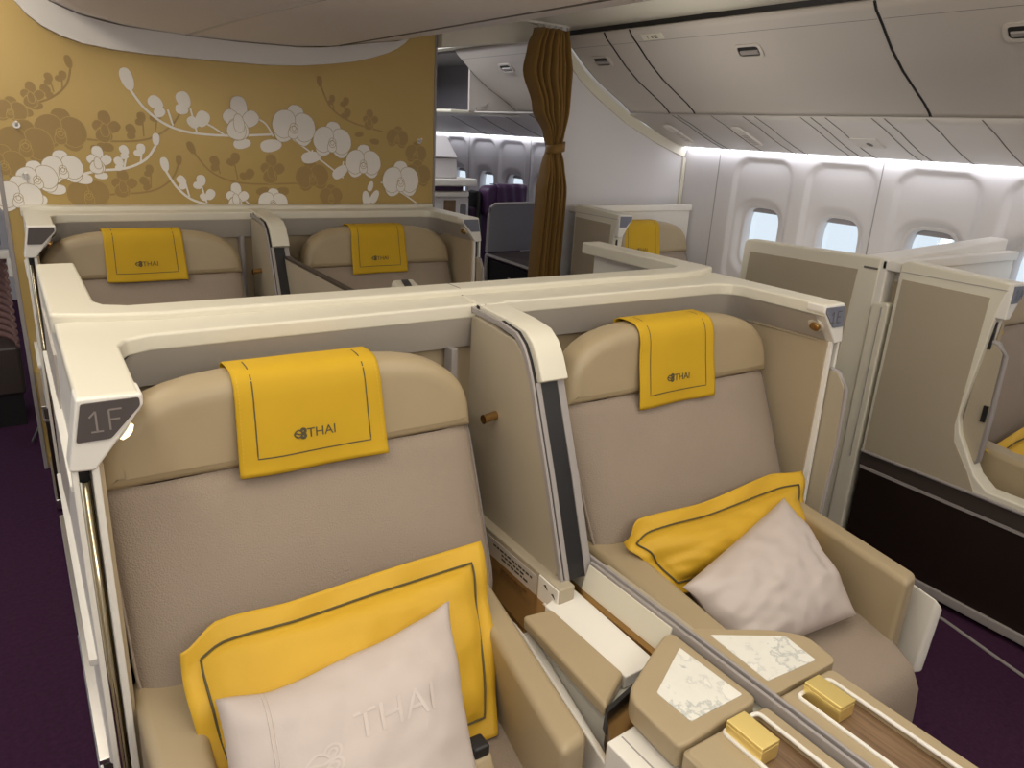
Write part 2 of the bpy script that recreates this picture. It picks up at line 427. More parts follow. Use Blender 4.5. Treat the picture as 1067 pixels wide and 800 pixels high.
def bez(p0, p1, p2, p3, n=14):
    return [tuple(p0[k]*(1-t)**3+3*p1[k]*t*(1-t)**2+3*p2[k]*t*t*(1-t)+p3[k]*t**3 for k in (0, 1)) for t in (i/n for i in range(n+1))]
def spray(bm, stem, w, buds, halves, sides, flowers, leaves, lines, h):
    for s in stem: strip(bm, s, w, wf, h)
    for a in buds: bud(bm, *a, h=h)
    for a in halves: half(bm, *a, h=h)
    for a in leaves: bud(bm, *a, h=h+.0004)
    for a in sides: side_orchid(bm, *a, h=h+.0006, lines=lines)
    for k, a in enumerate(flowers): orchid(bm, *a, h=h+.0012+.0015*(k % 3), lines=lines)
# where the sprays stand on the wall (x, height, size, angle)
MU_stem = [[(0.528, 1.755), (0.58, 1.679), (0.662, 1.615), (0.768, 1.583), (0.937, 1.576), (1.148, 1.59)], [(0.677, 1.68), (0.694, 1.611)], [(0.776, 1.691), (0.796, 1.588)], [(0.822, 1.636), (0.873, 1.611), (0.928, 1.575)], [(1.053, 1.673), (1.12, 1.642), (1.158, 1.581)], [(1.241, 1.584), (1.367, 1.497), (1.522, 1.385)], [(1.524, 1.47), (1.511, 1.406)], [(1.737, 1.365), (1.849, 1.317), (1.979, 1.236)], [(1.357, 1.523), (1.345, 1.486), (1.312, 1.469)], [(0.611, 1.518), (0.563, 1.456), (0.477, 1.415), (0.366, 1.402), (0.29, 1.383)], [(0.548, 1.483), (0.54, 1.441)], [(0.485, 1.476), (0.469, 1.417)], [(0.644, 1.407), (0.691, 1.326), (0.762, 1.268), (0.895, 1.233)], [(0.727, 1.351), (0.74, 1.287)], [(0.799, 1.336), (0.818, 1.258)], [(0.997, 1.273), (1.036, 1.236)]]
MU_bstem = [[(0.302, 1.825), (0.278, 1.757), (0.21, 1.698), (0.115, 1.663)], [(0.221, 1.768), (0.228, 1.725)], [(0.265, 1.778), (0.261, 1.739)], [(0.74, 1.689), (0.688, 1.611), (0.585, 1.548), (0.455, 1.531), (0.308, 1.537)], [(0.566, 1.62), (0.565, 1.557)], [(0.629, 1.641), (0.614, 1.577)], [(0.705, 1.441), (0.667, 1.368), (0.572, 1.312), (0.397, 1.296)], [(0.579, 1.391), (0.573, 1.325)], [(0.779, 1.49), (0.857, 1.399), (1.002, 1.352), (1.274, 1.354)], [(0.883, 1.435), (0.89, 1.396)], [(0.962, 1.446), (0.973, 1.368)], [(1.413, 1.835), (1.463, 1.735), (1.574, 1.67), (1.75, 1.63)], [(1.47, 1.76), (1.48, 1.72)], [(1.537, 1.75), (1.551, 1.683)]]
MU_buds = [(0.531, 1.753, 0.096, 105), (0.612, 1.518, 0.057, 85), (0.647, 1.402, 0.067, 98)]
MU_halves = [(0.654, 1.684, 0.069, 140), (0.762, 1.69, 0.077, 110), (0.807, 1.613, 0.077, 60), (0.547, 1.479, 0.046, 90), (0.488, 1.474, 0.046, 120), (0.461, 1.422, 0.046, 120), (0.726, 1.345, 0.048, 130), (0.799, 1.336, 0.054, 90), (0.823, 1.273, 0.054, 60)]
MU_sides = [(0.994, 1.647, 0.176), (0.364, 1.442, 0.105), (0.958, 1.281, 0.115)]
MU_flowers = [(1.264, 1.625, 0.201), (1.465, 1.562, 0.188), (1.636, 1.457, 0.182), (1.857, 1.367, 0.201), (0.223, 1.403, 0.149), (0.121, 1.358, 0.146), (0.042, 1.282, 0.165), (1.141, 1.252, 0.138)]
MU_leaves = [(1.004, 1.541, 0.086, 190), (1.145, 1.537, 0.109, 190), (1.349, 1.486, 0.105, 190), (1.505, 1.416, 0.1, 215), (1.676, 1.343, 0.057, 250), (1.7, 1.287, 0.077, 240), (1.651, 1.276, 0.086, 280), (0.296, 1.365, 0.08, -5), (0.372, 1.379, 0.054, 0), (0.186, 1.318, 0.08, 0), (0.107, 1.278, 0.086, -15)]
MU_bbuds = [(0.302, 1.825, 0.054, 100), (0.704, 1.431, 0.05, 85), (0.779, 1.486, 0.061, 115), (1.408, 1.831, 0.052, 95)]
MU_bhalves = [(0.222, 1.765, 0.038, 110), (0.265, 1.776, 0.038, 80), (0.216, 1.725, 0.042, 150), (0.566, 1.618, 0.046, 100), (0.526, 1.564, 0.05, 120), (0.628, 1.632, 0.046, 80), (0.579, 1.391, 0.042, 100), (0.566, 1.342, 0.046, 140), (0.883, 1.431, 0.054, 120), (0.962, 1.445, 0.054, 80), (1.018, 1.374, 0.054, 60), (1.474, 1.76, 0.038, 100), (1.541, 1.75, 0.042, 80), (1.547, 1.691, 0.046, 80)]
MU_bsides = [(0.142, 1.703, 0.092), (0.407, 1.585, 0.119), (0.456, 1.339, 0.111), (1.139, 1.416, 0.126), (1.674, 1.681, 0.092)]
MU_bflowers = [(0.06, 1.636, 0.111), (0.234, 1.557, 0.184), (0.096, 1.5, 0.192), (0.008, 1.416, 0.153), (0.312, 1.293, 0.157), (1.352, 1.382, 0.161), (1.836, 1.597, 0.119), (1.95, 1.52, 0.119), (1.959, 1.402, 0.153), (1.451, 1.287, 0.115)]
MU_bleaves = [(0.111, 1.635, 0.061, 0), (0.157, 1.663, 0.05, 10), (0.402, 1.506, 0.069, -10), (0.368, 1.496, 0.057, 170), (1.092, 1.314, 0.069, 10), (1.187, 1.312, 0.077, 10), (1.615, 1.61, 0.05, 10), (1.702, 1.577, 0.054, -5)]
def smooth(p):
    """a soft curve through the points"""
    if len(p) < 3: return p
    out = []
    for i in range(len(p)-1):
        a = p[max(i-1, 0)]; b = p[i]; c = p[i+1]; d = p[min(i+2, len(p)-1)]
        for k in range(6):
            t = k/6
            out.append(tuple(.5*((2*b[j])+(-a[j]+c[j])*t+(2*a[j]-5*b[j]+4*c[j]-d[j])*t*t+(-a[j]+3*b[j]-3*c[j]+d[j])*t**3) for j in (0, 1)))
    return out+[p[-1]]
def mural():
    for nm, stems, w, buds, halves, leaves, sides, flowers, m, lm, h0 in (
        ('bronze_orchid_print', MU_bstem, .008, MU_bbuds, MU_bhalves, MU_bleaves, MU_bsides, MU_bflowers, 'muralb', 'mural', 0),
        ('white_orchid_print', MU_stem, .011, MU_buds, MU_halves, MU_leaves, MU_sides, MU_flowers, 'muralw', 'murall', .002)):
        bm = B(); ln = B(); HN[0] = 0
        for k, st in enumerate(stems): strip(bm, smooth(st), w*(1 if len(st) > 3 else .75), wf, nh(h0))
        for a in buds: bud(bm, *a, h=h0)
        for a in halves: half(bm, *a, h=h0)
        for a in leaves:
            x, z, L, A = a; ra = math.radians(A); bud(bm, x-L/2*math.cos(ra), z-L/2*math.sin(ra), L, A, h=h0)
        for a in sides: side_orchid(bm, a[0], a[1], a[2]*1.12, h=h0, lines=ln)
        for k, a in enumerate(flowers): orchid(bm, a[0], a[1], a[2]*1.14, rot=(k*37) % 17-8, h=h0, lines=ln)
        obj(nm, bm, M[m], wb, keep=True); obj('line_print', ln, M[lm], wb, keep=True)
mural()
for (x, z), lb in (((.074, ZC-.076), 'small white peg on the gold wall, topmost left one'), ((.080, ZC-.285), 'small white peg on a white orchid at the left of the gold wall'), ((1.968, ZC-.071), 'small white peg near the right edge of the gold wall')):
    t = thing('wall_hook', lb, 'hook', (x, WY, z), 'coat pegs on the gold wall')
    bm = B(); tube(bm, [(x, WY, z), (x, WY-.008, z)], .014, 14); obj('base_disc', bm, M['chrome'], t)
    bm = B(); tube(bm, [(x, WY-.006, z), (x, WY-.03, z+.004), (x, WY-.036, z+.014)], .006, 8); obj('peg', bm, M['white'], t)

# ------------------------------------------------------------------ overhead bins on the right
BP = [(2.770, .532), (2.790, .505), (2.845, .462), (2.936, .385), (3.04, .315), (3.155, .253), (3.24, .208), (3.295, .172), (3.31, .158)]
def bin_face(x):
    for (a, za), (b, zb) in zip(BP, BP[1:]):
        if a <= x <= b: return lerp(za, zb, (x-a)/(b-a))
def overhead(y0, y1, label, latch=None, sign=None, grp='overhead bins over the window seats'):
    t = thing('overhead_bin', label, 'overhead bin', (3.2, (y0+y1)/2, ZC+.15), grp)
    bm = B(); prism(bm, [(x+.012, z+ZC+.006) for x, z in BP]+[(3.70, ZC+.14), (3.75, ZC+.2), (3.75, ZC+.53)], 'y', y0+.006, y1-.006); obj('bin_body', bm, M['bin'], t, ang=40)
    bm = B(); n = len(BP); 
    th = .012
    V = [[bm.verts.new((x, y, z+ZC)) for x, z in BP] for y in (y0+.004, y0+.010, y1-.010, y1-.004)]
    for r, q in zip(V, V[1:]):
        for k in range(n-1): bm.faces.new((r[k], r[k+1], q[k+1], q[k]))
    obj('bin_door', bm, M['bin'], t, ang=60, solid=.010)
    # shallow line below the top lip
    x = 2.826; z = bin_face(x)
    bm = B(); tube(bm, [(x-.004, y0+.012, z+ZC-.002), (x-.004, y1-.012, z+ZC-.002)], .0016, 6); obj('lip_joint', bm, M['seam'], t)
    for y in (y0+.0042, y1-.0042):
        bm = B(); tube(bm, [(x-.002, y, z+ZC-.002) for x, z in BP], .0035, 6); obj('end_joint', bm, M['dark'], t)
    if latch is not None:
        cx = 2.905; u = Vector((.72, 0, -.69)); nrm = Vector((-.69, 0, -.72)); c = Vector((cx, latch, bin_face(cx)+ZC))
        fr = lambda a, b, h: c+Vector((0, a, 0))+u*b+nrm*h
        bm = B()
        o_ = fillet([(-.075, -.038), (.075, -.038), (.075, .038), (-.075, .038)], .025); i_ = fillet([(-.060, -.026), (.060, -.026), (.060, .026), (-.060, .026)], .018)
        rings = [[bm.verts.new(fr(p[0], p[1], h)) for p in q] for q, h in ((o_, .004), (o_, .012), (i_, .013), (i_, .0065))]
        for r1, r2 in zip(rings, rings[1:]):
            for k in range(len(r1)): bm.faces.new((r1[k], r1[(k+1) % len(r1)], r2[(k+1) % len(r1)], r2[k]))
        la = obj('bin_latch', bm, M['bin'], t, ang=50)
        bm = B(); bm.faces.new([bm.verts.new(fr(p[0], p[1], .0078)) for p in i_]); obj('latch_recess', bm, M['dark'], la)
        bm = B(); hexa(bm, [fr(-.052, -.004, .008), fr(.052, -.004, .008), fr(.052, .020, .008), fr(-.052, .020, .008)], [fr(-.05, 0, .014), fr(.05, 0, .014), fr(.05, .016, .012), fr(-.05, .016, .012)]); obj('latch_paddle', bm, M['greytrim'], la)
    if sign is not None:
        u = Vector((.80, 0, -.60)); nrm = Vector((-.60, 0, -.80)); c = Vector((2.803, sign, bin_face(2.803)+ZC)); fr = lambda a, b, h: c+Vector((0, -a, 0))+u*(-b)+nrm*h
        bm = B(); hexa(bm, [fr(-.075, -.018, .0), fr(.075, -.018, 0), fr(.075, .018, 0), fr(-.075, .018, 0)], [fr(-.075, -.018, .0075), fr(.075, -.018, .0075), fr(.075, .018, .0075), fr(-.075, .018, .0075)])
        sg = obj('row_sign', bm, M['binlip'], t)
        for q in ([(-.045, -.012), (-.045, .012)], [(-.052, .008), (-.045, .012)], [(-.005, -.012), (-.005, .012)], [(.004, -.012), (.004, .006)], [(.022, -.011), (.022, .011), (.050, .011), (.050, -.011), (.022, -.011)], [(.036, -.010), (.036, .010)]):
            bm = B(); strip(bm, [(a*.7, b*.7) for a, b in q], .004, fr, .009); obj('pictogram', bm, M['letterd'], sg, keep=True)
    return t
overhead(.45, 1.85, 'wide closed overhead bin cut off by the top right corner of the photo', 1.36)
overhead(1.85, 3.20, 'wide closed overhead bin with a small row sign, above the first two windows', 2.52, 3.06)
overhead(3.20, 3.40, 'narrow blank overhead panel between two wider bins', None)
overhead(3.40, 3.745, 'short closed overhead bin ending beside the bronze curtain', 3.56)
overhead(-1.2, .45, 'plain closed overhead bin nearest the front wall, beside the widest one', -.4)
# valance groove above the bins
bm = B(); box(bm, 2.80, 2.90, -.5, 3.76, ZC+.535, ZC+.575); struct(obj('trim_2', bm, M['dark']))
# lower service panels with their joints
PSU = [(3.31, .150), (3.37, .128), (3.45, .10), (3.55, .058), (3.66, .016), (3.76, -.016), (3.80, -.026)]
bm = B(); n = len(PSU)
a = [bm.verts.new((x, -1.22, z+ZC)) for x, z in PSU]; b = [bm.verts.new((x, 3.755, z+ZC)) for x, z in PSU]
for i in range(n-1): bm.faces.new((a[i], a[i+1], b[i+1], b[i]))
psu = struct(obj('trim_3', bm, M['psu'], ang=60, solid=.008))
for y in (1.42, 1.64, 1.868, 2.06, 2.12, 2.36, 2.44, 2.50, 2.78, 2.86, 3.08, 3.34, 3.38):
    bm = B(); tube(bm, [(x, y-(x-3.31)*0, z+ZC-.0045) for x, z in PSU], .0024, 6); obj('panel_joint', bm, M['seam'], psu)
def psu_frame(y, x):
    k = next(i for i in range(n-1) if PSU[i][0] <= x <= PSU[i+1][0]); (xa, za), (xb, zb) = PSU[k], PSU[k+1]
    u = Vector((xb-xa, 0, zb-za)).normalized(); nr = Vector((u.z, 0, -u.x)); c = Vector((x, y, lerp(za, zb, (x-xa)/(xb-xa))+ZC))
    return lambda p, q, h: c+Vector((0, p, 0))+u*q+nr*h
for y in (3.56, 3.02):
    fr = psu_frame(y, 3.56); bm = B()
    o_ = fillet([(-.035, -.13), (.035, -.13), (.035, .13), (-.035, .13)], .03)
    hexa(bm, [fr(p[0], p[1], .003) for p in o_], [fr(p[0]*.9, p[1]*.97, .012) for p in o_]); v = obj('air_vent', bm, M['psu'], psu, ang=40)
    bm = B()
    for k in range(6): strip(bm, [(-.022, -.02+k*.022), (.022, -.02+k*.022)], .009, fr, .0128)
    obj('vent_slats', bm, M['greytrim'], v, keep=True)
fr = psu_frame(2.29, 3.58); bm = B(); o_ = fillet([(-.075, -.055), (.075, -.055), (.075, .055), (-.075, .055)], .008)
hexa(bm, [fr(p[0], p[1], .003) for p in o_], [fr(p[0]*.97, p[1]*.97, .008) for p in o_]); v = obj('oxygen_door', bm, M['psu'], psu, ang=40)
bm = B(); bm.faces.new([bm.verts.new(fr(p[0], p[1], .0088)) for p in ell(-.01, .01, .016, .022)]); obj('sensor', bm, M['seam'], v)
# cool light strip under the service panels
t = thing('light_strip', 'long cool white light strip running above the front windows', 'light', (3.80, 1.7, ZC-.05), 'window wash lights')
bm = B(); box(bm, 3.805, 3.835, -.7, 3.74, ZC-.032, ZC-.022); obj('diffuser', bm, M['light'], t)
bm = B(); box(bm, 3.79, 3.86, -.7, 3.745, ZC-.021, ZC-.006); obj('housing', bm, M['white'], t)
t = thing('light_strip', 'cool white light strip above the windows of the rear cabin', 'light', (3.80, 6, ZC-.05), 'window wash lights')
bm = B(); box(bm, 3.805, 3.835, 3.84, 7.9, ZC-.032, ZC-.022); obj('diffuser', bm, M['light'], t)
bm = B(); box(bm, 3.79, 3.86, 3.84, 7.9, ZC-.021, ZC-.006); obj('housing', bm, M['white'], t)

# partition behind the last window seat, cut to the bin line
PY = 3.76
top = [(2.79, .50), (2.845, .44), (2.936, .36), (3.04, .29), (3.155, .228), (3.24, .183), (3.31, .145), (3.45, .09), (3.60, .032), (3.84, -.04)]
bm = B(); prism(bm, [(2.74, 0), (WX-.002, 0)]+[(x, z+ZC) for x, z in top[::-1]]+[(2.74, ZC+.50)], 'y', PY, PY+.04)
wp = struct(obj('wall_partition', bm, M['part'], ang=30))
bm = B(); rows = []
for i, (x, z) in enumerate(top):
    a = Vector(top[max(i-1, 0)]); b = Vector(top[min(i+1, len(top)-1)]); d = (b-a).normalized(); nx, nz = d.y*.055, -d.x*.058
    rows.append([bm.verts.new(p) for p in ((x, PY+.004, z+ZC), (x, PY-.012, z+ZC), (x+nx, PY-.012, z+nz+ZC), (x+nx, PY+.004, z+nz+ZC))])
for r, q in zip(rows, rows[1:]):
    for j in range(4): bm.faces.new((r[j], q[j], q[(j+1) % 4], r[(j+1) % 4]))
bm.faces.new(rows[0]); bm.faces.new(rows[-1][::-1])
obj('edge_trim', bm, M['cream'], wp)
bm = B(); box(bm, 3.815, 3.845, PY-.014, PY+.002, .05, ZC-.10); obj('edge_trim', bm, M['cream'], wp, bev=.004)
# transverse header that carries the curtain
bm = B(); hexa(bm, [(2.075, 3.92, ZC+.418), (2.80, 3.92, ZC+.525), (2.80, 4.02, ZC+.525), (2.075, 4.02, ZC+.418)], [(2.075, 3.92, ZC+.68), (2.80, 3.92, ZC+.58), (2.80, 4.02, ZC+.58), (2.075, 4.02, ZC+.68)])
struct(obj('trim_4', bm, M['binlip'], bev=.006))

# curtain
t = thing('curtain', 'pleated bronze curtain gathered by a tie in the right aisle', 'curtain', (2.66, 3.68, 0))
cxL = [(0, 2.52), (.8, 2.597), (1.33, 2.617), (1.50, 2.640), (1.585, 2.662), (1.66, 2.640), (1.80, 2.555), (2.0, 2.475), (2.12, 2.495), (2.20, 2.53)]
cxR = [(0, 2.80), (.8, 2.806), (1.33, 2.810), (1.50, 2.780), (1.585, 2.755), (1.66, 2.765), (1.80, 2.785), (2.0, 2.788), (2.12, 2.762), (2.20, 2.740)]
def cur(u, v):
    z = .03+v*(2.21-.03); l = interp(cxL, z); r = interp(cxR, z)
    tie = math.exp(-((z-1.585)/.10)**2)
    amp = .030*(1-.6*tie)
    ph = 2*PI*7*(u**1.3+.02*math.sin(1.3*z))
    uu = u**1.25
    y = 3.70+amp*math.sin(ph)+.012*math.sin(2*PI*2.3*u+z)+(.03*math.sin(PI*u)*-1)*(1-tie)
    return (lerp(l, r, uu)+.004*math.cos(ph), y, z)
bm = B(); grid(bm, cur, 170, 70); obj('curtain_cloth', bm, M['curtain'], t, ang=180, solid=.003)
bm = B(); grid(bm, lambda u, v: (2.712+.058*math.cos(2*PI*u), 3.692+.050*math.sin(2*PI*u), 1.565+.05*v+.012*math.cos(2*PI*u)), 28, 3, True); obj('tie_band', bm, M['curtain'], t, solid=.003, ang=180)
for k in range(6):
    bm = B(); tube(bm, [(2.55+.04*k, 3.70, 2.205), (2.55+.04*k, 3.71, 2.235)], .004, 6); obj('curtain_hook', bm, M['chrome'], t)
bm = B(); tube(bm, [(2.35, 3.71, 2.238), (2.79, 3.71, 2.238)], .007, 8); obj('curtain_rail', bm, M['white'], t)

# ------------------------------------------------------------------ centre pair shells
XL, XR = .046, 2*CX-.046
def mx(p): return (2*CX-p[0],)+tuple(p[1:])
def pair_shell(label):
    t = thing('suite_shell', label, 'seat shell', (CX, 1.6, 0), 'centre pair shells')
    T = 1.235
    half_ = [(XL, 1.275), (.137, 1.273), (.142, 1.565), (.160, 1.605), (.205, 1.628), (CX, 1.640)]
    mir = [mx(p) for p in half_[::-1]]
    bm = B(); prism(bm, half_+mir[1:]+[(XR, 1.79), (XL, 1.79)], 'z', 1.197, T); obj('front_rim', bm, M['cream'], t, bev=.007, seg=3)
    hb = [(XL-.006, 2.425), (.133, 2.425), (.133, 1.905), (.150, 1.862), (.195, 1.838), (CX, 1.832)]
    mb = [mx(p) for p in hb[::-1]]
    bm = B(); prism(bm, [(XL-.006, 1.80)]+hb+mb[1:]+[(XR+.006, 1.80), (1.95, 1.765), (1.85, 1.746), (.25, 1.746), (.14, 1.765)], 'z', 1.205, 1.252); obj('rear_rim', bm, M['cream'], t, bev=.008, seg=3)
    # header: one surface running from the slanted wing faces round to the back
    TP = [(.1425, 1.30), (.1425, 1.56), (.162, 1.608), (.205, 1.630), (CX, 1.642)]; BT = [(.063, 1.30), (.070, 1.56), (.100, 1.635), (.190, 1.672), (CX, 1.682)]
    TP = TP+[mx(p) for p in TP[-2::-1]]; BT = BT+[mx(p) for p in BT[-2::-1]]
    def fine(P, n=5):
        out = []
        for i in range(len(P)-1):
            a = P[max(i-1, 0)]; b = P[i]; c = P[i+1]; d = P[min(i+2, len(P)-1)]
            if math.dist(b, c) > .3: ts = [0]
            else: ts = [k/n for k in range(n)]
            for t_ in ts: out.append(tuple(.5*((2*b[j])+(-a[j]+c[j])*t_+(2*a[j]-5*b[j]+4*c[j]-d[j])*t_*t_+(-a[j]+3*b[j]-3*c[j]+d[j])*t_**3) if math.dist(b, c) <= .3 else b[j] for j in (0, 1)))
        return out+[P[-1]]
    bm = B(); rows = []
    def mono(P):
        out = [P[0]]
        for i in range(len(P)-1):
            for k in range(1, 4): out.append((lerp(P[i][0], P[i+1][0], k/3), lerp(P[i][1], P[i+1][1], k/3)))
        return out
    for p, q in zip(mono(TP), mono(BT)):
        rows.append([bm.verts.new(v) for v in ((p[0], p[1], 1.199), (q[0], q[1], 1.111), (q[0]*.985+CX*.015-(0), q[1]+.03, 1.111))])
    for r, q in zip(rows, rows[1:]):
        for j in range(2): bm.faces.new((r[j], q[j], q[j+1], r[j+1]))
    obj('header_panel', bm, M['greige'], t, ang=60)
    U2 = [(.070, 1.290), (.074, 1.62), (.100, 1.675), (.190, 1.702), (CX, 1.706)]; U2 = U2+[mx(p) for p in U2[-2::-1]]
    bm = B(); sweep(bm, U2, [(-.004, 1.115), (.006, 1.115), (.006, .30), (-.004, .30)]); obj('liner', bm, M['tan'], t)
    # back wall
    bm = B(); box(bm, .09, 2*CX-.09, 1.715, 1.815, .02, 1.206); obj('back_panel', bm, M['greige'], t, bev=.004)
    for s in (0, 1):
        f = (lambda x: x) if not s else (lambda x: 2*CX-x)
        # wing wall: cream above, dark brown below
        def slab(bm, pts, xa, xb): prism(bm, pts, 'x', *sorted((f(xa), f(xb))))
        bm = B(); hexa(bm, [(f(.022), 1.325, .48), (f(.064), 1.325, .48), (f(.064), 2.42, .48), (f(.022), 2.42, .48)], [(f(XL+.002), 1.33, 1.20), (f(.066), 1.33, 1.20), (f(.066), 2.42, 1.205), (f(XL), 2.42, 1.205)]); obj('wing_panel', bm, M['white'], t, bev=.004)
        bm = B(); hexa(bm, [(f(.030), 1.90, .52), (f(.035), 1.90, .52), (f(.035), 2.37, .52), (f(.0205), 2.37, .52)], [(f(.0395), 1.88, 1.14), (f(.05), 1.88, 1.14), (f(.05), 2.37, 1.14), (f(.0395), 2.37, 1.14)]); obj('wing_inset', bm, M['greige'], t)
        bm = B(); slab(bm, [(1.335, .06), (2.42, .06), (2.42, .42), (1.335, .42)], .012, .06); obj('lower_panel', bm, M['brown'], t, bev=.003)
        bm = B(); slab(bm, [(1.335, .43), (2.42, .43), (2.42, .478), (1.335, .478)], .010, .10); obj('sill_band', bm, M['brown2'], t, bev=.003)
        bm = B(); slab(bm, [(1.335, .42), (2.42, .42), (2.42, .431), (1.335, .431)], .004, .06); slab(bm, [(1.335, .478), (2.42, .478), (2.42, .49), (1.335, .49)], .004, .06); obj('sill_trim', bm, M['chrome'], t, bev=.002)
        bm = B(); slab(bm, [(1.335, .015), (2.42, .015), (2.42, .06), (1.335, .06)], .002, .06); obj('base_trim', bm, M['chrome'], t, bev=.004)
        bm = B(); slab(bm, [(1.45, .62), (2.40, .62), (2.40, .635), (1.45, .635)], .014, .06); slab(bm, [(1.45, 1.0), (2.40, 1.0), (2.40, 1.012), (1.45, 1.012)], .026, .06); obj('track_trim', bm, M['white'], t, bev=.002)
        # wing head with its slanted inner face
        hd = [(XL, 1.234), (.1415, 1.232), (.1415, 1.211), (.062, 1.110), (.024, 1.113), (.034, 1.165), (.043, 1.215)]
        hd = [(f(x), z) for x, z in hd]
        bm = B(); prism(bm, hd, 'y', 1.272, 1.335); obj('wing_head', bm, M['white'], t, bev=.005, seg=3)
        pq = [(.052, 1.226), (.1355, 1.226), (.1355, 1.212), (.089, 1.163), (.0395, 1.163)]
        pq = fillet([(f(x), z) for x, z in pq], .004, 3)
        bm = B(); prism(bm, pq, 'y', 1.2685, 1.2725); pl = obj('number_plaque', bm, M['plaqueb'] if s else M['plaque'], t)
        bm = B(); numeral(bm, '1E' if s else '1F', .034, lambda u, v, h: Vector((f(.0845)-(0 if s else 0)+u, 1.2684-h, 1.178+v)))
        obj('lettering', bm, M['plaque'] if s else M['letter'], pl, keep=True)
        # reading lamp on the slanted face
        c = Vector((f(.1045), 1.305 if not s else 1.315, 1.166)); d = Vector((.72 if not s else -.72, -.10, -.60)).normalized()
        bm = B(); tube(bm, [c-d*.004, c+d*.004, c+d*.008, c+d*.008], [.026, .026, .022, .017], 20); la = obj('reading_lamp', bm, M['white'] if not s else M['cream'], t, ang=40)
        bm = B(); tube(bm, [c+d*.004, c+d*.016, c+d*.020], [.0165, .015, .007], 18); obj('lamp_lens', bm, M['bulb'] if not s else M['bronze'], la)
        # door posts, sliding door between them
        for xa, xb in ((.024, .036), (.053, .067)):
            bm = B(); hexa(bm, [(f(xa), 1.262, .02), (f(xb), 1.262, .02), (f(xb), 1.285, .02), (f(xa), 1.285, .02)], [(f(xa+.003), 1.278, 1.115), (f(xb), 1.278, 1.115), (f(xb), 1.301, 1.115), (f(xa+.003), 1.301, 1.115)])
            obj('door_post', bm, M['white'], t, bev=.002)
        bm = B(); hexa(bm, [(f(.035), 1.300, .03), (f(.054), 1.300, .03), (f(.054), 1.325, .03), (f(.035), 1.325, .03)], [(f(.038), 1.312, 1.11), (f(.054), 1.312, 1.11), (f(.054), 1.33, 1.11), (f(.038), 1.33, 1.11)]); obj('door_slot', bm, M['dark'], t)
        if s:
            dp = [(1.34, .49), (1.222, .49), (1.214, .80), (1.222, .985), (1.252, 1.025), (1.34, 1.025)]
            bm = B(); slab(bm, dp, .036, .050); d_ = obj('sliding_door', bm, M['tanpanel'], t, bev=.002)
            bm = B(); tube(bm, [(f(.042), y, z) for y, z in ((1.222, .49), (1.213, .80), (1.215, .90), (1.220, .980), (1.248, 1.022), (1.28, 1.028))], .007, 10); obj('door_edge', bm, M['greytrim'], d_, ang=60)
            bm = B(); slab(bm, [(1.222, .74), (1.236, .74), (1.236, .80), (1.222, .80)], .030, .037); obj('door_latch', bm, M['dark'], d_)
        else:
            bm = B()
            V = grid(bm, lambda u, v: (.038+.014*u, 1.296-.006*math.sin(PI*u)+.010*v, .03+1.05*v), 8, 2); obj('sliding_door', bm, M['champ'], t, ang=180, solid=.004)
    # vertical pilaster beside the divider
    bm = B(); box(bm, .918, .938, 1.645, 1.69, .55, 1.118); obj('pilaster', bm, M['greytrim'], t, bev=.004)
    # divider between the two seats
    dv = [(1.645, .662), (1.208, .662), (1.204, .70), (1.281, .895), (1.363, 1.104), (1.386, 1.142), (1.409, 1.170), (1.435, 1.190), (1.60, 1.204), (1.645, 1.204)]
    bm = B(); prism(bm, dv, 'x', .972, 1.02); dvo = obj('divider_screen', bm, M['tanpanel'], t, bev=.004)
    edge = [(1.178, .664), (1.262, .895), (1.347, 1.108), (1.370, 1.155), (1.395, 1.190), (1.428, 1.212), (1.50, 1.222), (1.66, 1.230)]
    def band(bm, pts, xa, xb, th):
        k = len(pts); rows = []
        for i, (y, z) in enumerate(pts):
            a = Vector(pts[max(i-1, 0)]); b = Vector(pts[min(i+1, k-1)]); d = (b-a).normalized(); n = Vector((d.y, -d.x))*th
            rows.append([bm.verts.new(p) for p in ((xa, y, z), (xb, y, z), (xb, y+n.x, z+n.y), (xa, y+n.x, z+n.y))])
        for r, q in zip(rows, rows[1:]):
            for j in range(4): bm.faces.new((r[j], q[j], q[(j+1) % 4], r[(j+1) % 4]))
        bm.faces.new(rows[0][::-1]); bm.faces.new(rows[-1])
    cap = [(y-.016, z+.006) for y, z in edge[2:]]
    bm = B(); band(bm, cap, .985, 1.062, .03); obj('cap', bm, M['cream'], dvo, bev=.004)
    bm = B(); band(bm, edge, .968, .975, .014); band(bm, edge[:3], .979, .992, .016); band(bm, edge[:3], 1.040, 1.060, .03); obj('edge_frame', bm, M['greytrim'], dvo, bev=.001)
    bm = B(); band(bm, [(y+.004, z) for y, z in edge[:-1]], .977, 1.049, .02); obj('dark_gap', bm, M['dark'], dvo)
    bm = B(); tube(bm, [(.972, 1.503, .975), (.955, 1.500, .974), (.934, 1.497, .972)], [.011, .011, .011], 18); kn = obj('knob', bm, M['bronze'], dvo, ang=40)
    bm = B(); tube(bm, [(.935, 1.497, .972), (.930, 1.4965, .972)], .012, 18); obj('knob_cap', bm, M['bronze'], kn, ang=40)
    # cap saddle over the rim
    bm = B(); hexa(bm, [(.985, 1.62, 1.20), (1.062, 1.62, 1.20), (1.062, 1.70, 1.20), (.985, 1.70, 1.20)], [(.985, 1.62, 1.237), (1.062, 1.62, 1.237), (1.062, 1.72, 1.242), (.985, 1.72, 1.242)]); obj('saddle', bm, M['cream'], t, bev=.004)
    for ya, yb, z in ((1.62, 1.745, 1.2362), (1.755, 1.83, 1.2525)):
        bm = B(); box(bm, 1.0-.002, 1.0+.001, ya, yb, z-.004, z); obj('rim_joint', bm, M['seam'], t)
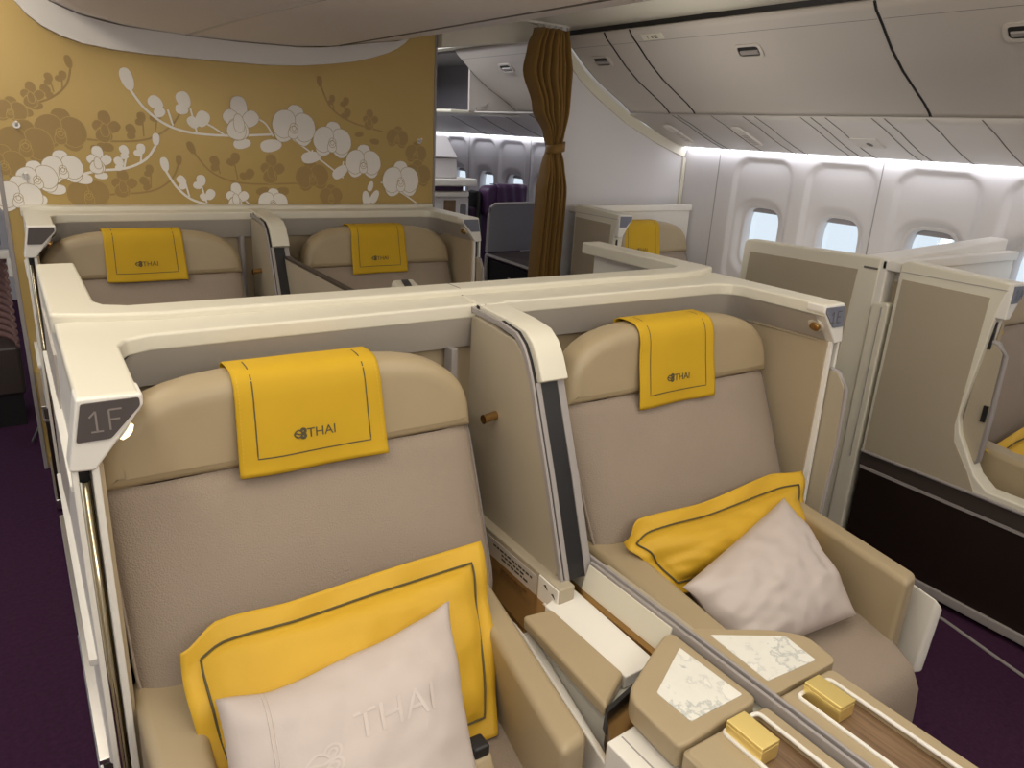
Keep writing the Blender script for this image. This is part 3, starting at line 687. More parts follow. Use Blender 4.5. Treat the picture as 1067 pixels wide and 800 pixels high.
    return t
shell1 = pair_shell('cream centre pair shell of the front row, marked 1F and 1E')
shell2 = dup(shell1, (0, 2.125, 0), 'cream centre pair shell of the second row, against the gold orchid wall', skip=('lettering', 'lower_panel_x'))
for o in shell2.children:
    for g in o.children:
        if g.name.startswith('lamp_lens'): g.data = g.data.copy(); g.data.materials[0] = M['bronze']

# screen raised between the second-row pair
bm = B(); prism(bm, [(2.62, .66), (3.60, .66), (3.60, 1.060), (2.62, 1.060)], 'x', 1.035, 1.050)
sc_ = obj('raised_screen', bm, M['tanpanel'], shell2, bev=.002)
bm = B(); box(bm, 1.032, 1.056, 2.61, 3.60, 1.056, 1.068); obj('screen_edge', bm, M['brown2'], sc_, bev=.002)

# ------------------------------------------------------------------ seats
def seat(label, x=.475, grp='cream and taupe armchairs'):
    """seat whose back is centred on x; built for the front left place"""
    t = thing('armchair', label, 'seat', (x, 1.2, 0), grp)
    dx = x-.475
    # headrest: half-round leather bolster
    pts = [(-.403, .975), (-.402, 1.005), (-.399, 1.035), (-.391, 1.063), (-.378, 1.088), (-.359, 1.110), (-.334, 1.129), (-.303, 1.145), (-.266, 1.157), (-.22, 1.166), (-.16, 1.172), (-.08, 1.175)]
    pts += [(-p[0], p[1]) for p in pts[::-1]]
    def ytilt(z): return 1.455+(z-.975)*.13
    def HP(p, off, sc=1): return (x+p[0]*sc, ytilt(p[1])+off, .975+(p[1]-.975)*sc if sc != 1 else p[1])
    bm = B(); rings = []
    NP = len(pts)
    def inset(d):
        out = []
        for i in range(NP):
            a = Vector(pts[i-1]); b = Vector(pts[i]); c = Vector(pts[(i+1) % NP])
            n1 = Vector((-(b-a).y, (b-a).x)).normalized(); n2 = Vector((-(c-b).y, (c-b).x)).normalized(); n = (n1+n2).normalized()
            n = n/max(.6, n.dot(n1)); out.append((b.x-n.x*d, b.y-n.y*d))
        return out
    for off, ins in ((.0, .045), (.0, .030), (.003, .018), (.010, .008), (.020, .002), (.034, .0), (.060, .0), (.082, .006), (.092, .028)):
        ring = []
        for p in inset(ins):
            ring.append(bm.verts.new((x+p[0], ytilt(p[1])+off-.010*math.cos(PI*p[0]/.9)*max(0, 1-off/.05), p[1])))
        rings.append(ring)
    N = len(pts)
    for r, q in zip(rings, rings[1:]):
        for k in range(N): bm.faces.new((r[k], r[(k+1) % N], q[(k+1) % N], q[k]))
    bm.faces.new(rings[0]); bm.faces.new(rings[-1][::-1])
    obj('headrest', bm, M['leather'], t, ang=50)
    # backrest
    def back(u, v):
        z = lerp(.979, .54, v); w = lerp(.400, .385, v)
        if v > .72: w -= .05*((v-.72)/.28)**2.2
        X = lerp(-w, w, u); e = abs(2*u-1)
        y = 1.455-(.975-z)*.475
        y += .030*e**10+.006*math.cos(PI*(2*u-1))-.012*math.sin(PI*min(1, v*1.2))*(1-e**4)+.012*max(0, 1-v*25)+.02*max(0, (v-.9)*10)**2
        y += .0025*noise.noise((X*7, z*7, 3.1))
        return (x+X, y, z)
    bm = B(); V = grid(bm, back, 48, 40)
    # side skirts back
    for side in (0, 48):
        prev = V[side]
        for dd in (.05, .13):
            row = [bm.verts.new((p.co.x+(.006 if side else -.006)*(dd < .1), V[side][j].co.y+dd, p.co.z)) for j, p in enumerate(V[side])]
            for j in range(40): bm.faces.new((prev[j], row[j], row[j+1], prev[j+1]))
            prev = row
    obj('backrest', bm, M['fabric'], t, ang=60)
    for s in (-1, 1):
        bm = B(); tube(bm, [tuple(Vector(back(.0 if s < 0 else 1.0, j/20))+Vector((s*.001, .002, 0))) for j in range(21)], .0035, 6); obj('piping', bm, M['seam'] if s > 0 else M['fabric'], t)
    bm = B(); box(bm, x-.37, x+.37, 1.50, 1.62, .30, 1.0); obj('back_frame', bm, M['dark'], t, bev=.02)
    # seat cushion, rounded front
    prof = [(1.30, .30), (1.30, .455), (1.1, .462), (.90, .462), (.80, .452), (.735, .425), (.705, .37), (.70, .28), (.70, .22), (1.30, .22)]
    bm = B(); vs = prism(bm, prof, 'x', x-.375, x+.24)
    for v in vs[len(prof):]: v.co.x = x+.228+max(-.03, v.co.y-.80)*.19
    obj('seat_cushion', bm, M['fabric'], t, bev=.022, seg=3)
    # narrow left arm
    bm = B(); hexa(bm, [(x-.405, .74, .25), (x-.320, .74, .25), (x-.300, 1.34, .25), (x-.405, 1.36, .25)], [(x-.400, .76, .600), (x-.318, .76, .600), (x-.292, 1.34, .640), (x-.402, 1.36, .640)]); obj('armrest', bm, M['leather'], t, bev=.022, seg=4)
    # broad right arm, running inwards to the front
    bm = B(); hexa(bm, [(x+.205, .80, .26), (x+.285, .812, .26), (x+.400, 1.44, .26), (x+.325, 1.44, .26)], [(x+.216, .797, .630), (x+.284, .81, .630), (x+.398, 1.44, .640), (x+.330, 1.44, .640)]); obj('armrest', bm, M['leather'], t, bev=.018, seg=4)
    # white end panel outside the broad arm
    bm = B(); hexa(bm, [(x+.298, .765, .34), (x+.325, .755, .34), (x+.42, 1.30, .30), (x+.38, 1.30, .30)], [(x+.300, .755, .575), (x+.325, .745, .545), (x+.425, 1.30, .60), (x+.39, 1.30, .60)]); obj('side_panel', bm, M['white'], t, bev=.008)
    bm = B(); box(bm, x-.34, x+.30, .78, 1.30, .03, .24); obj('seat_base', bm, M['dark'], t, bev=.02)
    return t
s1F = seat('taupe and tan armchair 1F in the left foreground, large white pillow on it')
# seat belt end beside the white pillow
bm = B(); prism(bm, fillet([(.905, .466), (.965, .470), (.965, .545), (.925, .555), (.905, .52)], .012), 'x', .585, .625); blt = obj('seat_belt', bm, M['leather'], s1F, bev=.006)
bm = B(); box(bm, .588, .622, .925, .962, .548, .575); obj('buckle', bm, M['dark'], blt, bev=.006)
SH = 1.095
s1E = dup(s1F, (SH, 0, 0), 'taupe and tan armchair 1E, right seat of the front centre pair', skip=('seat_belt',))
s2F = dup(s1F, (0, 2.125, 0), 'taupe and tan armchair behind 1F, left seat of the second centre pair', skip=('seat_belt',))
s2E = dup(s1F, (SH, 2.125, 0), 'taupe and tan armchair behind 1E, right seat of the second centre pair', skip=('seat_belt',))

# headrest covers
def cover(label, x0, x1, low, x, wave=0):
    t = thing('headrest_cover', label, 'headrest cover', (x, 1.46, low), 'yellow headrest covers')
    path = [(1.582, 1.09), (1.582, 1.150), (1.576, 1.170), (1.558, 1.1795), (1.535, 1.1805), (1.512, 1.1800), (1.494, 1.1780), (1.480, 1.1720), (1.469, 1.160), (1.463, 1.146)]
    zz = [1.13, 1.11, 1.08, 1.04, 1.0, .985, .97]
    path += [(1.455+(z-.975)*.13-.0165 if z > .975 else 1.4385, z) for z in zz if z > low+.012]+[(1.4365, low+.005), (1.4365, low)]
    cum = [0]
    for a, b in zip(path, path[1:]): cum.append(cum[-1]+math.dist(a, b))
    Lt = cum[-1]
    def at(s):
        s = max(0, min(Lt, s))
        for i in range(len(cum)-1):
            if s <= cum[i+1]+1e-9:
                k = (s-cum[i])/max(1e-6, cum[i+1]-cum[i]); return lerp(path[i][0], path[i+1][0], k), lerp(path[i][1], path[i+1][1], k)
        return path[-1]
    def P(u, s, lift=0):
        y, z = at(s); X = lerp(x0, x1, u)
        fall = max(0, (s-.2)/(Lt-.2))
        X += (u-.5)*.012*fall
        e = .004*math.sin(u*7+s*9)*fall+wave*math.sin(u*13+s*4)*fall+.0025*noise.noise((u*4, s*14, x))
        return Vector((x+X, y-.006*fall+e-lift, z+.004*noise.noise((u*3, x*5, 1))*fall+(lift if s < .16 and s > .075 else 0)))
    bm = B(); grid(bm, lambda u, v: P(u, v*Lt), 36, 44); o = obj('cloth', bm, M['yellow'], t, ang=180, solid=.003)
    W = x1-x0; m_ = .036/W
    bm = B()
    def fr(a, b, h): return P(a/W, b, h+.0022)
    strip(bm, [(.036, .12+k*(Lt-.036-.12)/30) for k in range(31)]+[(.036+k*(W-.072)/14, Lt-.036) for k in range(1, 15)]+[(W-.036, Lt-.036-k*(Lt-.036-.12)/30) for k in range(1, 31)], .0028, fr, 0)
    obj('stitch_line', bm, M['stitch'], t, keep=True)
    for e in (.008, W-.008):
        bm = B()
        for k in range(26): strip(bm, [(e, .14+k*(Lt-.17)/26), (e, .14+k*(Lt-.17)/26+.006)], .0022, fr, 0)
        obj('hem_stitches', bm, M['saffron'], t, keep=True)
    lz = Lt-.066
    def fl(u, v, h): return P((W/2+u)/W, lz-v, .0024+h)
    bm = text_bm('THAI', .028, lambda u, v, h: fl(u*1.0+.014, v, h), .0003); obj('lettering', bm, M['stitch'], t, keep=True)
    bm = B(); emblem(bm, -.030, .010, .0125, fl, .0005, .0032); obj('emblem', bm, M['stitch'], t, keep=True)
    return t
c1F = cover('golden yellow headrest cover with a dark airline emblem on seat 1F', -.150, .160, .968, .475)
c1E = cover('golden yellow headrest cover with a dark airline emblem on seat 1E', -.165, .125, .945, .475+SH)
c2F = dup(c1F, (-.01, 2.125, 0), 'golden yellow headrest cover on the second-row left centre seat')
c2E = dup(c1E, (.005, 2.125, 0), 'golden yellow headrest cover on the second-row right centre seat')

# ------------------------------------------------------------------ pillows
def pillow(name, label, cat, TL, TR, BR, BL, thick, m, flange=0, top=None, seed=0, wr=.006, pinch=.05):
    TL, TR, BR, BL = map(Vector, (TL, TR, BR, BL))
    nrm = (TR-TL).cross(BL-TL).normalized()
    if nrm.y > 0: nrm = -nrm
    root = thing(name, label, cat, tuple((BL+BR)/2))
    fl = flange
    def base(u, v):
        p = (TL*(1-u)+TR*u)*(1-v)+(BL*(1-u)+BR*u)*v
        if top and v < .5:
            p = p+(BL-TL).normalized()*-1*interp(top, u)*(1-v*2)**1.5
        return p
    def P(u, v, sgn, extra=0):
        fu = fl/(TR-TL).length; fv = fl/(BL-TL).length
        iu = (u-fu)/(1-2*fu); iv = (v-fv)/(1-2*fv)
        a = max(0, 1-(2*iu-1)**2) if 0 <= iu <= 1 else 0; b = max(0, 1-(2*iv-1)**2) if 0 <= iv <= 1 else 0
        h = thick/2*(a*b)**.42
        # edges drawn in between the corners
        cu, cv = 2*u-1, 2*v-1
        uu = .5+.5*cu*(1-pinch*(1-cv*cv)); vv = .5+.5*cv*(1-pinch*(1-cu*cu))
        p = base(uu, vv)
        w = wr*(noise.noise((u*5+seed, v*5, 1.7))+.6*noise.noise((u*11+seed, v*9, 4.7)))*(.35+min(1, h/thick*2.5))
        rad = math.atan2(cv, cu)
        w += wr*.9*math.sin(rad*9+seed)*max(0, math.hypot(cu, cv)-.55)*1.1
        if h <= 0: w += .006*math.sin(u*17+v*13+seed)
        return p+nrm*(h*sgn*(1 if sgn > 0 else .7)+w*(1 if sgn > 0 or h <= 0 else .5)+extra+(.0015*sgn))
    n = 44
    bm = B(); F = grid(bm, lambda u, v: P(u, v, 1), n, n); Bk = grid(bm, lambda u, v: P(u, v, -1), n, n)
    rim = [(i, 0) for i in range(n)]+[(n, j) for j in range(n)]+[(i, n) for i in range(n, 0, -1)]+[(0, j) for j in range(n, 0, -1)]
    for k in range(len(rim)):
        a = rim[k]; b = rim[(k+1) % len(rim)]
        bm.faces.new((F[a[0]][a[1]], F[b[0]][b[1]], Bk[b[0]][b[1]], Bk[a[0]][a[1]]))
    obj('pillow_case', bm, m, root, ang=120)
    if flange:
        fu = fl/(TR-TL).length; fv = fl/(BL-TL).length; loop = []
        for k in range(41): loop.append((fu*.86+(1-1.72*fu)*k/40, fv*.86))
        for k in range(1, 41): loop.append((1-fu*.86, fv*.86+(1-1.72*fv)*k/40))
        for k in range(1, 41): loop.append((1-fu*.86-(1-1.72*fu)*k/40, 1-fv*.86))
        for k in range(1, 41): loop.append((fu*.86, 1-fv*.86-(1-1.72*fv)*k/40))
        bm = B(); tube(bm, [tuple(P(u, v, 1, .0045)) for u, v in loop], .0024, 6); obj('piping', bm, M['stitch'], root)
    return root, P, nrm
pillow('throw_pillow', 'golden yellow flanged pillow leaning on the back of seat 1F', 'pillow', (.150, 1.262, .752), (.795, 1.275, .775), (.705, 1.03, .470), (.190, 1.05, .490), .105, M['saffron'], .042, top=[(0, -.02), (.12, .012), (.35, -.002), (.7, -.002), (1, .0)], seed=2, pinch=-.05, wr=.008)
pw, PF, PN = pillow('throw_pillow', 'large pale grey pillow with a woven airline emblem in seat 1F', 'pillow', (.186, 1.135, .708), (.656, 1.150, .728), (.585, .885, .500), (.150, .86, .50), .15, M['pillow'], 0, top=[(0, 0), (.2, -.02), (.6, -.01), (.85, 0), (1, .012)], seed=5, wr=.005, pinch=.04)
bm = text_bm('THAI', .095, lambda u, v, h: PF(.66+u*1.75-.02, .50-v*2.1+u*.06, 1, .0008+h*.6), .0006); obj('lettering', bm, M['emboss'], pw, keep=True)
bm = B(); emblem(bm, .33, .50, .075, lambda u, v, h: PF(u, 1.02-v+.0, 1, h), .0010, .012); obj('emblem', bm, M['emboss'], pw, keep=True)
bm = B()
for u in (.15, .165): tube(bm, [tuple(PF(u, .02+.96*k/30, 1, .0006)) for k in range(31)], .0012, 5)
obj('hem_stitch', bm, M['emboss'], pw)
pillow('throw_pillow', 'golden yellow flanged pillow leaning on the back of seat 1E', 'pillow', (1.200, 1.262, .690), (1.950, 1.275, .715), (1.870, 1.08, .500), (1.322, 1.135, .545), .11, M['saffron'], .042, top=[(0, -.03), (.14, .020), (.45, .0), (.85, .012), (1, -.015)], seed=8, pinch=.0, wr=.010)
pillow('throw_pillow', 'plain pale grey pillow lying slanted on seat 1E', 'pillow', (1.262, 1.070, .625), (1.775, 1.180, .700), (1.745, .885, .492), (1.350, .905, .500), .15, M['pillow'], 0, top=[(0, 0), (.5, .0), (1, .0)], seed=11, wr=.0085, pinch=.015)

# ------------------------------------------------------------------ centre console
con = thing('centre_console', 'cream console with marble lids between the two front armchairs', 'console', (CX, .7, 0))
bm = B(); box(bm, .86, 1.045, .79, 1.62, .03, .595); hexa(bm, [(.775, .20, .03), (1.045, .20, .03), (1.045, .79, .03), (.775, .785, .03)], [(.775, .20, .628), (1.045, .20, .628), (1.045, .80, .628), (.775, .780, .628)]); obj('console_body', bm, M['white'], con, bev=.004)
bm = B(); box(bm, .806, .809, .20, .775, .626, .6288); obj('body_joint', bm, M['joint'], con)
bm = B(); box(bm, 1.09, 1.235, .20, .70, .03, .65); obj('console_body', bm, M['leather'], con, bev=.004)
bm = B(); hexa(bm, [(1.018, .90, .60), (1.092, .90, .60), (1.092, 1.178, .60), (1.018, 1.178, .60)], [(1.046, .90, .694), (1.080, .90, .694), (1.080, 1.178, .694), (1.046, 1.178, .694)]); box(bm, 1.040, 1.085, .20, 1.62, .03, .660); obj('spine', bm, M['cream'], con, bev=.002)
# metal rails on the spine
bm = B(); box(bm, 1.048, 1.056, .20, 1.178, .672, .702); box(bm, 1.062, 1.070, .20, 1.60, .66, .704); obj('rail', bm, M['greytrim'], con, bev=.003)
bm = B(); box(bm, 1.074, 1.094, .88, 1.16, .660, .690); obj('rail_ledge', bm, M['tanpanel'], con, bev=.003)
bm = B(); box(bm, 1.012, 1.031, .90, 1.23, .59, .634); obj('gold_strip', bm, M['bronze'], con, bev=.001)
bm = B(); hexa(bm, [(.917, .892, .600), (1.008, .892, .600), (1.016, 1.21, .600), (.917, 1.17, .600)], [(.920, .892, .628), (1.006, .892, .632), (1.016, 1.21, .632), (.917, 1.17, .628)]); obj('white_tray', bm, M['white'], con, bev=.003)
# storage lid: padded, propped open at its front end
bm = B(); hexa(bm, [(.823, .842, .604), (.916, .895, .604), (.916, 1.140, .604), (.842, 1.150, .604)], [(.821, .838, .640), (.917, .895, .640), (.915, 1.142, .640), (.840, 1.152, .640)]); ld = obj('storage_lid', bm, M['leather'], con, bev=.010, seg=4)
bm = B(); hexa(bm, [(.818, .828, .58), (1.004, .872, .58), (1.004, .890, .58), (.825, .846, .58)], [(.820, .830, .634), (1.008, .880, .636), (1.008, .891, .636), (.826, .842, .634)]); obj('lid_edge', bm, M['dark'], ld, bev=.002)
bm = B(); hexa(bm, [(.79, .784, .55), (.99, .80, .55), (1.0, .885, .55), (.826, .838, .55)], [(.79, .784, .615), (.99, .80, .615), (1.0, .885, .615), (.826, .838, .615)]); obj('gold_well', bm, M['bronze'], con)
# bronze recess beside arm
bm = B(); hexa(bm, [(.845, 1.15, .590), (.965, 1.14, .590), (.965, 1.60, .590), (.885, 1.60, .590)], [(.845, 1.15, .603), (.965, 1.14, .603), (.965, 1.60, .603), (.885, 1.60, .603)]); obj('bronze_recess', bm, M['bronze'], con)
# sign box along the foot of the divider
bm = B(); prism(bm, [(1.60, .575), (1.17, .567), (1.155, .578), (1.155, .668), (1.60, .672)], 'x', .945, .990); sg = obj('instruction_panel', bm, M['tanpanel'], con, bev=.004)
bm = B(); prism(bm, [(1.235, .575), (1.158, .572), (1.158, .664), (1.235, .666)], 'x', .942, .9465); obj('switch_plate', bm, M['white'], sg, bev=.001)
bm = B(); prism(bm, [(1.59, .595), (1.245, .595), (1.245, .655), (1.59, .655)], 'x', .9435, .9455); obj('inset_panel', bm, M['greige'], sg)
bm = B()
for j, (a, b) in enumerate(((1.44, 1.27), (1.40, 1.31), (1.40, 1.28))):
    k = a
    while k > b: 
        L = random.uniform(.008, .02); prism(bm, [(k, .638-j*.011), (k-L, .638-j*.011), (k-L, .643-j*.011), (k, .643-j*.011)], 'x', .9428, .9436); k -= L+.005
obj('printed_lines', bm, M['letterd'], sg)
bm = B()
for y, z in ((1.205, .648), (1.175, .640)): prism(bm, [(y-.008, z-.004), (y+.008, z+.003), (y, z+.007)], 'x', .9412, .942)
obj('arrow_marks', bm, M['letterd'], sg)
bm = B(); tube(bm, [(.943, 1.20, .602), (.937, 1.20, .602)], .006, 14); obj('button', bm, M['white'], sg)
# marble lids
def lid(name, pts, ins, z0, z1, side):
    bm = B(); prism(bm, fillet(pts, .018, 4), 'z', z0, z1); o = obj('marble_lid', bm, M['leather'], con, bev=.008, seg=3)
    bm = B(); prism(bm, fillet(ins, .004, 2), 'z', z1-.001, z1+.0015); obj('marble_inlay', bm, M['marble'], o)
    return o
lid('l', [(.995, .886), (1.028, .898), (1.044, .890), (1.044, .672), (.846, .660), (.828, .664), (.833, .786), (.852, .813)], [(1.018, .849), (1.024, .693), (.889, .693), (.886, .777)], .640, .690, 0)
lid('r', [(1.074, .884), (1.225, .795), (1.262, .762), (1.279, .735), (1.266, .660), (1.072, .660)], [(1.099, .843), (1.236, .762), (1.227, .682), (1.091, .690)], .655, .695, 1)
# front tops with the wood-lined slots
def top_(x0, x1, y0, y1, z, sx0, sx1, sy0, sy1):
    bm = B()
    o_ = fillet([(x0, y0), (x1, y0), (x1, y1), (x0, y1)], .012, 4); i_ = fillet([(sx0, sy0), (sx1, sy0), (sx1, sy1), (sx0, sy1)], .012, 4)
    rings = [[bm.verts.new((p[0], p[1], h)) for p in q] for q, h in ((o_, z-.06), (o_, z-.006))]
    q2 = fillet([(x0+.006, y0+.006), (x1-.006, y0+.006), (x1-.006, y1-.006), (x0+.006, y1-.006)], .012, 4)
    rings.append([bm.verts.new((p[0], p[1], z)) for p in q2]); rings.append([bm.verts.new((p[0], p[1], z)) for p in i_]); rings.append([bm.verts.new((p[0], p[1], z-.016)) for p in i_])
    for r, q in zip(rings, rings[1:]):
        for k in range(len(r)): bm.faces.new((r[k], r[(k+1) % len(r)], q[(k+1) % len(r)], q[k]))
    bm.faces.new(rings[0][::-1])
    o = obj('leather_top', bm, M['leather'], con, ang=30)
    bm = B(); tube(bm, [(p[0], p[1], z+.0005) for p in i_+i_[:1]], .0044, 6, False); obj('slot_trim', bm, M['white'], o, ang=80)
    bm = B(); prism(bm, [(p[0], p[1]) for p in i_], 'z', z-.022, z-.012); obj('wood_panel', bm, M['wood'], o)
top_(.828, 1.044, .20, .655, .690, .920, 1.012, .24, .648)
top_(1.073, 1.240, .20, .655, .694, 1.108, 1.203, .24, .636)
def gold_box(label, x0, x1, y0, y1, z0, z1):
    t = thing('gold_box', label, 'gold box', ((x0+x1)/2, (y0+y1)/2, z0), 'gold boxes on the console')
    bm = B(); box(bm, x0, x1, y0, y1, z0, z1-.008); obj('box_base', bm, M['gold'], t, bev=.0015)
    bm = B(); box(bm, x0, x1, y0, y1, z1-.0075, z1); obj('box_lid', bm, M['gold'], t, bev=.0015)
gold_box('shiny gold box in the console slot on the 1F side, nearest the camera', .922, .967, .568, .645, .680, .718)
gold_box('shiny gold box in the console slot on the 1E side', 1.126, 1.169, .560, .638, .683, .718)

# cream flap seen behind the rear ledge
bm = B(); tube(bm, [(2.79, 1.45, .004), (2.745, 1.07, .004), (2.69, .85, .004), (2.60, .45, .004)], .006, 6); tag(obj('floor_strip', bm, M['greytrim']), 'thin grey strip on the purple carpet below suite 1A', 'strip')
t = thing('flip_table', 'small cream flap with a dark slot behind the front shell ledge', 'table flap', (1.30, 2.72, .66))
bm = B(); hexa(bm, [(1.215, 2.60, .70), (1.40, 2.60, .70), (1.42, 2.83, .70), (1.215, 2.83, .70)], [(1.235, 2.62, 1.045), (1.335, 2.60, 1.045), (1.385, 2.83, 1.060), (1.285, 2.83, 1.060)]); obj('flap_body', bm, M['cream'], t, bev=.015, seg=3)
bm = B(); hexa(bm, [(1.285, 2.70, 1.053), (1.315, 2.70, 1.053), (1.345, 2.80, 1.060), (1.315, 2.80, 1.060)], [(1.285, 2.70, 1.058), (1.315, 2.70, 1.058), (1.345, 2.80, 1.063), (1.315, 2.80, 1.063)]); obj('slot', bm, M['dark'], t)

# ------------------------------------------------------------------ window suites
def window_suite(label):
    t = thing('window_suite_shell', label, 'seat shell', (3.3, 1.5, 0), 'window seat shells')
    X = 2.82
    # rear wing (facing the seat behind)
    bm = B(); prism(bm, fillet([(2.345, .02), (1.66, .02), (1.66, 1.268), (2.335, 1.252)], [0, 0, 0, .03], 4), 'x', X+.015, X+.075); obj('rear_wing', bm, M['cream'], t, bev=.008, seg=3)
    bm = B(); prism(bm, [(2.32, .50), (1.775, .50), (1.748, 1.212), (2.292, 1.200)], 'x', X+.012, X+.02); obj('rear_inset', bm, M['tanpanel'], t, bev=.002)
    bm = B(); box(bm, X+.0125, X+.02, 1.665, 1.725, 1.222, 1.230); box(bm, X+.0125, X+.02, 1.68, 1.715, 1.226, 1.2275); obj('slot_mark', bm, M['seam'], t)
    # cross wall to the window
    bm = B(); hexa(bm, [(X+.02, 1.63, .02), (3.84, 1.66, .02), (3.84, 1.74, .02), (X+.02, 1.74, .02)], [(X+.02, 1.63, 1.268), (3.84, 1.66, 1.315), (3.84, 1.74, 1.315), (X+.02, 1.73, 1.272)]); obj('cross_wall', bm, M['white'], t, bev=.008, seg=3)
    # column between the wings
    bm = B(); prism(bm, fillet([(1.655, .02), (1.585, .02), (1.585, 1.105), (1.655, 1.095)], [0, 0, .02, .02], 4), 'x', X+.002, X+.05); obj('column', bm, M['cream'], t, bev=.01, seg=3)
    bm = B(); box(bm, X-.002, X+.004, 1.608, 1.611, .45, 1.085); obj('column_joint', bm, M['joint'], t)
    # front wing
    out = [(1.568, .485), (1.13, .488), (.335, .482), (.335, .515), (1.075, .520), (1.13, .56), (1.215, .70), (1.232, .76), (1.195, 1.16), (1.175, 1.258), (1.200, 1.262), (1.545, 1.278), (1.568, 1.265)]
    bm = B(); prism(bm, out, 'x', X, X+.07); fw = obj('front_wing', bm, M['cream'], t, bev=.006, seg=3)
    bm = B(); prism(bm, [(1.555, .50), (1.125, .495), (1.118, .50), (1.155, .565), (1.225, .66), (1.238, .72), (1.229, 1.202), (1.550, 1.207)], 'x', X-.003, X+.002); obj('front_inset', bm, M['tanpanel'], t, bev=.001)
    bm = B(); box(bm, X-.0015, X+.002, 1.18, 1.56, 1.2335, 1.236); obj('top_joint', bm, M['joint'], t)
    bm = B(); tube(bm, [(X-.001, 1.566, .492), (X-.001, 1.13, .494), (X-.001, .30, .488)], .007, 8); obj('sill_trim', bm, M['greytrim'], t)
    bm = B(); prism(bm, [(1.565, .430), (.335, .420), (.335, .482), (1.565, .486)], 'x', X+.002, X+.06); obj('sill_band', bm, M['brown2'], t)
    bm = B(); prism(bm, [(1.560, .418), (.335, .408), (.335, .418), (1.560, .430)], 'x', X-.002, X+.05); obj('sill_line', bm, M['greytrim'], t)
    bm = B(); prism(bm, [(1.558, .068), (.335, .050), (.335, .408), (1.558, .420)], 'x', X+.004, X+.06); obj('lower_panel', bm, M['brown'], t)
    bm = B(); prism(bm, [(1.66, .030), (.335, .018), (.335, .052), (1.66, .070)], 'x', X-.008, X+.06); obj('base_trim', bm, M['greytrim'], t, bev=.004)
    # wing head, plaque facing forward
    hd = [(X+.002, 1.262), (X+.098, 1.260), (X+.098, 1.235), (X+.034, 1.135), (X+.002, 1.135), (X+.002, 1.2)]
    bm = B(); prism(bm, hd, 'y', 1.165, 1.30); obj('wing_head', bm, M['white'], t, bev=.005)
    bm = B(); prism(bm, [(X+.008, 1.252), (X+.092, 1.250), (X+.092, 1.236), (X+.052, 1.192), (X+.008, 1.192)], 'y', 1.161, 1.166); pl = obj('number_plaque', bm, M['plaqueb'], t)
    bm = B(); numeral(bm, '1A', .034, lambda u, v, h: Vector((X+.044+u, 1.1605-h, 1.205+v))); obj('lettering', bm, M['plaque'], pl, keep=True)
    # sliding door edge
    bm = B(); prism(bm, [(1.235, .53), (1.165, .60), (1.145, .61), (1.152, 1.012), (1.178, 1.042), (1.215, 1.042)], 'x', X+.022, X+.040); d_ = obj('sliding_door', bm, M['tanpanel'], t, bev=.002)
    bm = B(); tube(bm, [(X+.03, y, z) for y, z in ((1.165, .59), (1.142, .612), (1.140, .80), (1.146, 1.008), (1.175, 1.044), (1.205, 1.048))], .010, 10); obj('door_edge', bm, M['greytrim'], d_, ang=60)
    bm = B(); box(bm, X+.014, X+.022, 1.150, 1.166, .76, .82); obj('door_latch', bm, M['dark'], d_)
    bm = B(); box(bm, X+.02, X+.03, 1.195, 1.215, 1.02, 1.12); obj('door_slot', bm, M['dark'], t)
    # back rim and liner inside
    bm = B(); prism(bm, [(X+.07, 1.50), (X+.10, 1.575), (X+.17, 1.600), (3.84, 1.60), (3.84, 1.655), (X+.02, 1.655), (X+.02, 1.50)], 'z', 1.225, 1.265); obj('front_rim', bm, M['white'], t, bev=.006)
    bm = B(); box(bm, X+.09, 3.83, 1.612, 1.632, .30, 1.23); obj('liner', bm, M['white'], t)
    bm = B(); box(bm, X+.07, X+.09, 1.20, 1.62, .30, 1.18); obj('liner', bm, M['tan'], t)
    return t
ws1 = window_suite('cream window suite shell marked 1A, at the right edge of the photo')
ws2 = dup(ws1, (0, 2.125-.09, 0), 'cream window suite shell of the second row, between the curtain and the windows', skip=('lettering', 'rear_wing', 'rear_inset', 'slot_mark', 'cross_wall', 'column', 'column_joint'))
s1A = dup(s1F, (2.88, -.02, 0), 'pale armchair in window suite 1A at the right edge', skip=('seat_belt',))
s2A = dup(s1F, (2.835, 2.045, 0), 'pale armchair in the second-row window suite before the grey partition', skip=('seat_belt',))
c1A = dup(c1F, (2.78, -.02, 0), 'golden yellow headrest cover in window suite 1A at the right edge')
c2A = cover('golden yellow rumpled headrest cover in the second-row window suite', -.165, .135, .935, .475, .006); c2A.location += Vector((2.82, 2.045, 0))
pillow('throw_pillow', 'golden yellow pillow on seat 1A at the right edge', 'pillow', (2.95, 1.17, .62), (3.55, 1.20, .70), (3.50, .98, .50), (2.97, .95, .53), .12, M['saffron'], .04, seed=14)

